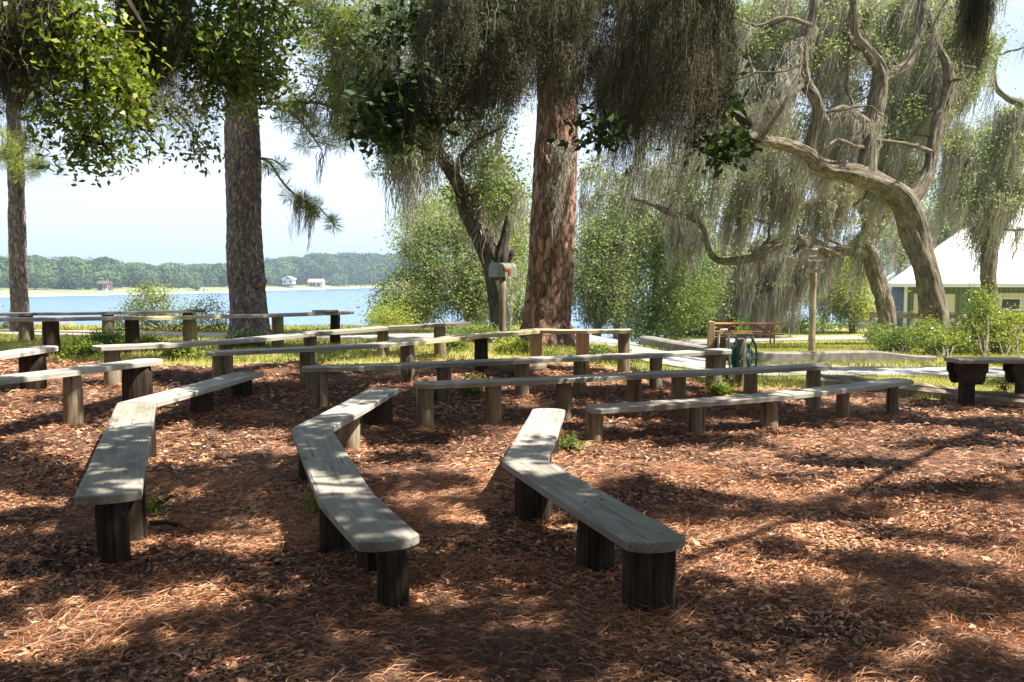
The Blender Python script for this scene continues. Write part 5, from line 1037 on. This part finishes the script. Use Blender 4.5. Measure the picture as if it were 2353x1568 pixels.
# leaves and twigs inside the visible curtain
CB = blobs([(960, 150, 8.2, 150, 170, .5, .24), (900, 260, 8.0, 90, 70, .4, .13), (1080, 60, 8.4, 150, 110, .6, .14), (1300, -20, 8.6, 250, 70, .6, .14), (1560, 80, 8.6, 70, 120, .5, .12), (1640, 220, 8.3, 50, 60, .3, .05), (1010, 230, 8.3, 60, 80, .4, .06), (1660, 340, 8.3, 80, 30, .3, .05), (1370, 290, 7.6, 50, 40, .25, .03), (1480, 180, 8.8, 120, 130, .5, .1)], 230)
mb, tp2_, _ = twigs_to(np.vstack([samp(L, .15) for L in LI[:2]]), CB[np.argsort(-CB[:, 0])], .012, .08); mb.build('hanging_twigs', M['bark_dark'], e, smooth=True)
V2, F2, r2 = leafcloud(CB, 26, .10, .11, .05, droop=.25)
V, Fc, rd = join([(V, Fc, rd), (V2, F2, r2)]); nmesh('crown', V, Fc, M['leaf_dark'], e, rnd=rd)
env = np.array([(860, 40), (900, 60), (960, 200), (1010, 300), (1060, 330), (1120, 370), (1180, 330), (1230, 300), (1290, 300), (1340, 330), (1400, 400), (1450, 430), (1500, 460), (1580, 445), (1640, 400), (1700, 330)])
def curtain(n, x0, x1, y0, y1, Y0, Y1, per, wd, lenf=1., e_=env):
    A = []; Ls = []
    for i in range(n):
        x = rng.uniform(x0, x1); y = rng.uniform(y0, y1); Y = rng.uniform(Y0, Y1); bot = np.interp(x, e_[:, 0], e_[:, 1]) * (.75 + .35 * vn(x * .03, 0, 8))
        L = (bot - y) * Y / F * rng.uniform(.55, 1.05) * lenf
        if L > .12: A.append(P(x, y, Y)); Ls.append(L)
    A = np.array(A); out = []
    k = np.argsort(Ls); A = A[k]; Ls = np.array(Ls)[k]
    for c in np.array_split(np.arange(len(A)), 14):
        if len(c): out.append(moss_geo(A[c], per, Ls[c].min(), Ls[c].max(), .05, wd, S=14, lean=(-.13, 0), jit=.012))
    V, Fc, rd = join([o[:3] for o in out]); pts = np.vstack([o[3].reshape(-1, 3) for o in out])
    return V, Fc, rd, pts
def fuzz(pts, n, L, wd):   # curled bits along the strands
    c = pts[rng.integers(0, len(pts), n)] + rng.normal(size=(n, 3)) * [.022, .022, .05]; d = unit(rng.normal(size=(n, 3)) + [0, 0, -.5])
    V, Fc = cards(c, rng.uniform(.5, 1.2, n) * L, wd, d=d); return V, Fc, np.clip(rng.normal(.5, .2, n), 0, 1)
V, Fc, rd, pts = curtain(380, 960, 1690, -130, 200, 7.6, 9.4, 18, .006)
a2 = curtain(90, 1380, 1660, 60, 260, 8.0, 8.8, 20, .006); a3 = curtain(46, 860, 1130, 60, 330, 7.7, 8.4, 14, .005, 1, np.array([(860, 420), (960, 430), (1130, 400)]))
a4 = curtain(26, 2215, 2275, -90, 20, 8.8, 9.2, 26, .006, 1, np.array([(2200, 150), (2245, 240), (2290, 120)]))
f1 = fuzz(pts, 190000, .045, .0042); f2 = fuzz(np.vstack([a2[3], a3[3], a4[3]]), 38000, .035, .0035)
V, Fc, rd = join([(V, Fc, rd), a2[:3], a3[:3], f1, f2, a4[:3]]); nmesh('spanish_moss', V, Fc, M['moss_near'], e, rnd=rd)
trunk_mb([np.array([[6.4, 8.5, 5.5, .1], [5.8, 8.7, 5.6, .09], [5.0, 9, 5.0, .08], [4.6, 9, 4.4, .05]])], 8).build('limb', M['bark_dark'], e, smooth=True)
# ------------------------------------------------------------------ broad leaved tree at the upper left
e = thing('broad_leaf_tree', (-5.4, 3.2, 0), 'tree with broad bright green leaves, berries and moss hanging into the upper left corner', 'tree')
TR = np.array([[-5.4, 3.2, -.2, .22], [-5.3, 3.3, 1.5, .17], [-5.0, 3.5, 3.2, .15], [-4.6, 3.9, 4.6, .12]])
LI = [np.array([[-5.0, 3.5, 3.2, .09], [-4.2, 4.2, 3.7, .07], [-3.2, 4.9, 3.65, .05], [-2.4, 5.1, 3.3, .03], [-2.1, 5.1, 2.9, .015]]), np.array([[-4.6, 3.9, 4.6, .09], [-3.4, 5.0, 4.9, .07], [-2.2, 5.8, 4.5, .05], [-1.7, 6.0, 3.9, .03], [-1.6, 6.0, 3.3, .012]]), np.array([[-4.2, 4.2, 3.7, .04], [-3.4, 5.2, 3.2, .03], [-2.7, 5.3, 2.7, .012]])]
trunk_mb([TR], 14).build('trunk', M['bark_oak'], e, smooth=True)
for L in LI: trunk_mb([L], 8).build('limb', M['bark_dark'], e, smooth=True)
S0 = np.vstack([samp(L, .12) for L in LI])
B1 = blobs([(180, 60, 5.0, 90, 70, .3, .3), (230, 150, 5.0, 80, 70, .3, .32), (280, 215, 5.0, 50, 40, .2, .14), (150, 130, 5.1, 60, 60, .3, .12), (60, 40, 5.2, 60, 60, .3, .12)], 120)
B2 = blobs([(200, 330, 5.3, 60, 60, .3, .05), (330, 330, 5.5, 40, 50, .2, .02), (640, 60, 6.1, 50, 60, .3, .06), (320, 250, 5.5, 50, 50, .3, .05), (480, 130, 6.0, 70, 80, .4, .14), (170, 255, 5.2, 110, 45, .4, .10), (250, 310, 5.2, 50, 55, .3, .05), (530, 90, 6.0, 120, 110, .5, .36), (600, 180, 6.0, 55, 60, .4, .1), (450, 240, 5.9, 40, 70, .3, .04), (400, 60, 6.0, 70, 90, .4, .1), (330, 20, 5.8, 80, 60, .4, .08), (455, 330, 5.9, 18, 45, .15, .02), (575, 190, 6.1, 80, 50, .4, .05)], 250)
mb, t1, _ = twigs_to(S0, np.vstack([B1, B2]), .008, .06); mb.build('branches', M['bark_dark'], e, smooth=True)
a = leafcloud(B1, 19, .095, .054, .027, droop=.45); nmesh('sunlit_leaves', *a[:2], M['leaf_bright'], e, rnd=a[2])
a = leafcloud(B2, 27, .10, .054, .026, droop=.45); nmesh('leaves', *a[:2], M['leaf_mid'], e, rnd=a[2])
M['berry'] = plain('berries', (.45, .07, .04), .35, 0, 30, .3, 0)
mb = MB()
for c in np.vstack([B1, B2])[rng.integers(0, 300, 34)]: mb.tube([c + [0, 0, -.02], c + [0, 0, -.03], c + [0, 0, -.04]], [.004, .009, .004], 7)
mb.build('berries', M['berry'], e, smooth=True)
o1 = curtain(170, -60, 150, -80, 130, 4.9, 5.8, 24, .005, 1, np.array([(-50, 330), (60, 300), (130, 230)]))
o2 = curtain(110, 285, 425, -80, 80, 5.6, 6.3, 26, .0055, 1, np.array([(280, 200), (340, 300), (400, 270), (430, 200)]))
o3 = curtain(46, 60, 480, 170, 330, 5.3, 6.0, 9, .0032, 1, np.array([(150, 330), (200, 400), (260, 380), (330, 330), (400, 370), (480, 400)]))
o4 = curtain(14, 430, 620, 100, 250, 5.9, 6.2, 8, .003, 1, np.array([(430, 400), (520, 330), (620, 260)]))
fz_ = fuzz(np.vstack([o1[3], o2[3]]), 100000, .032, .003); f3 = fuzz(np.vstack([o3[3], o4[3]]), 14000, .03, .0024)
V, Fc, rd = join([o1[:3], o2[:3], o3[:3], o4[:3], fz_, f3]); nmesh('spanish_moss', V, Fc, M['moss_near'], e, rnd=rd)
# ------------------------------------------------------------------ unseen woods behind camera and right edge, added to cut sky fill light
ps = []
for i in range(46):
    a_ = rng.uniform(-.15, 1.15) * math.pi + math.pi; rr_ = rng.uniform(17, 24); c_ = np.array([math.cos(a_) * rr_ + 2, math.sin(a_) * rr_ + 1, 0])
    if c_[1] > 3: continue
    k = 40; cc = c_ + np.c_[rng.normal(0, 1.7, k), rng.normal(0, 1.7, k), rng.uniform(.6, 9.5, k)]; V, Fc, rd = leafcloud(cc, 60, .55, .28, .17); ps.append((V, Fc, rd))
V, Fc, rd = join(ps); nmesh('added_rear_woods', V, Fc, M['leaf_dark'], rnd=rd, kind='stuff')
# ------------------------------------------------------------------ haze
HZ = True
if HZ:
    m = bpy.data.materials.new('haze'); m.use_nodes = True; t = m.node_tree; t.nodes.remove(t.nodes["Principled BSDF"])
    v = t.nodes.new("ShaderNodeVolumePrincipled"); v.inputs['Color'].default_value = (.62, .78, 1, 1); v.inputs['Density'].default_value = .0006; v.inputs['Anisotropy'].default_value = .2
    t.links.new(v.outputs[0], t.nodes["Material Output"].inputs['Volume'])
    MB().box((100, 1150, 35), (4400, 3000, 100)).build('haze', m, kind='stuff')
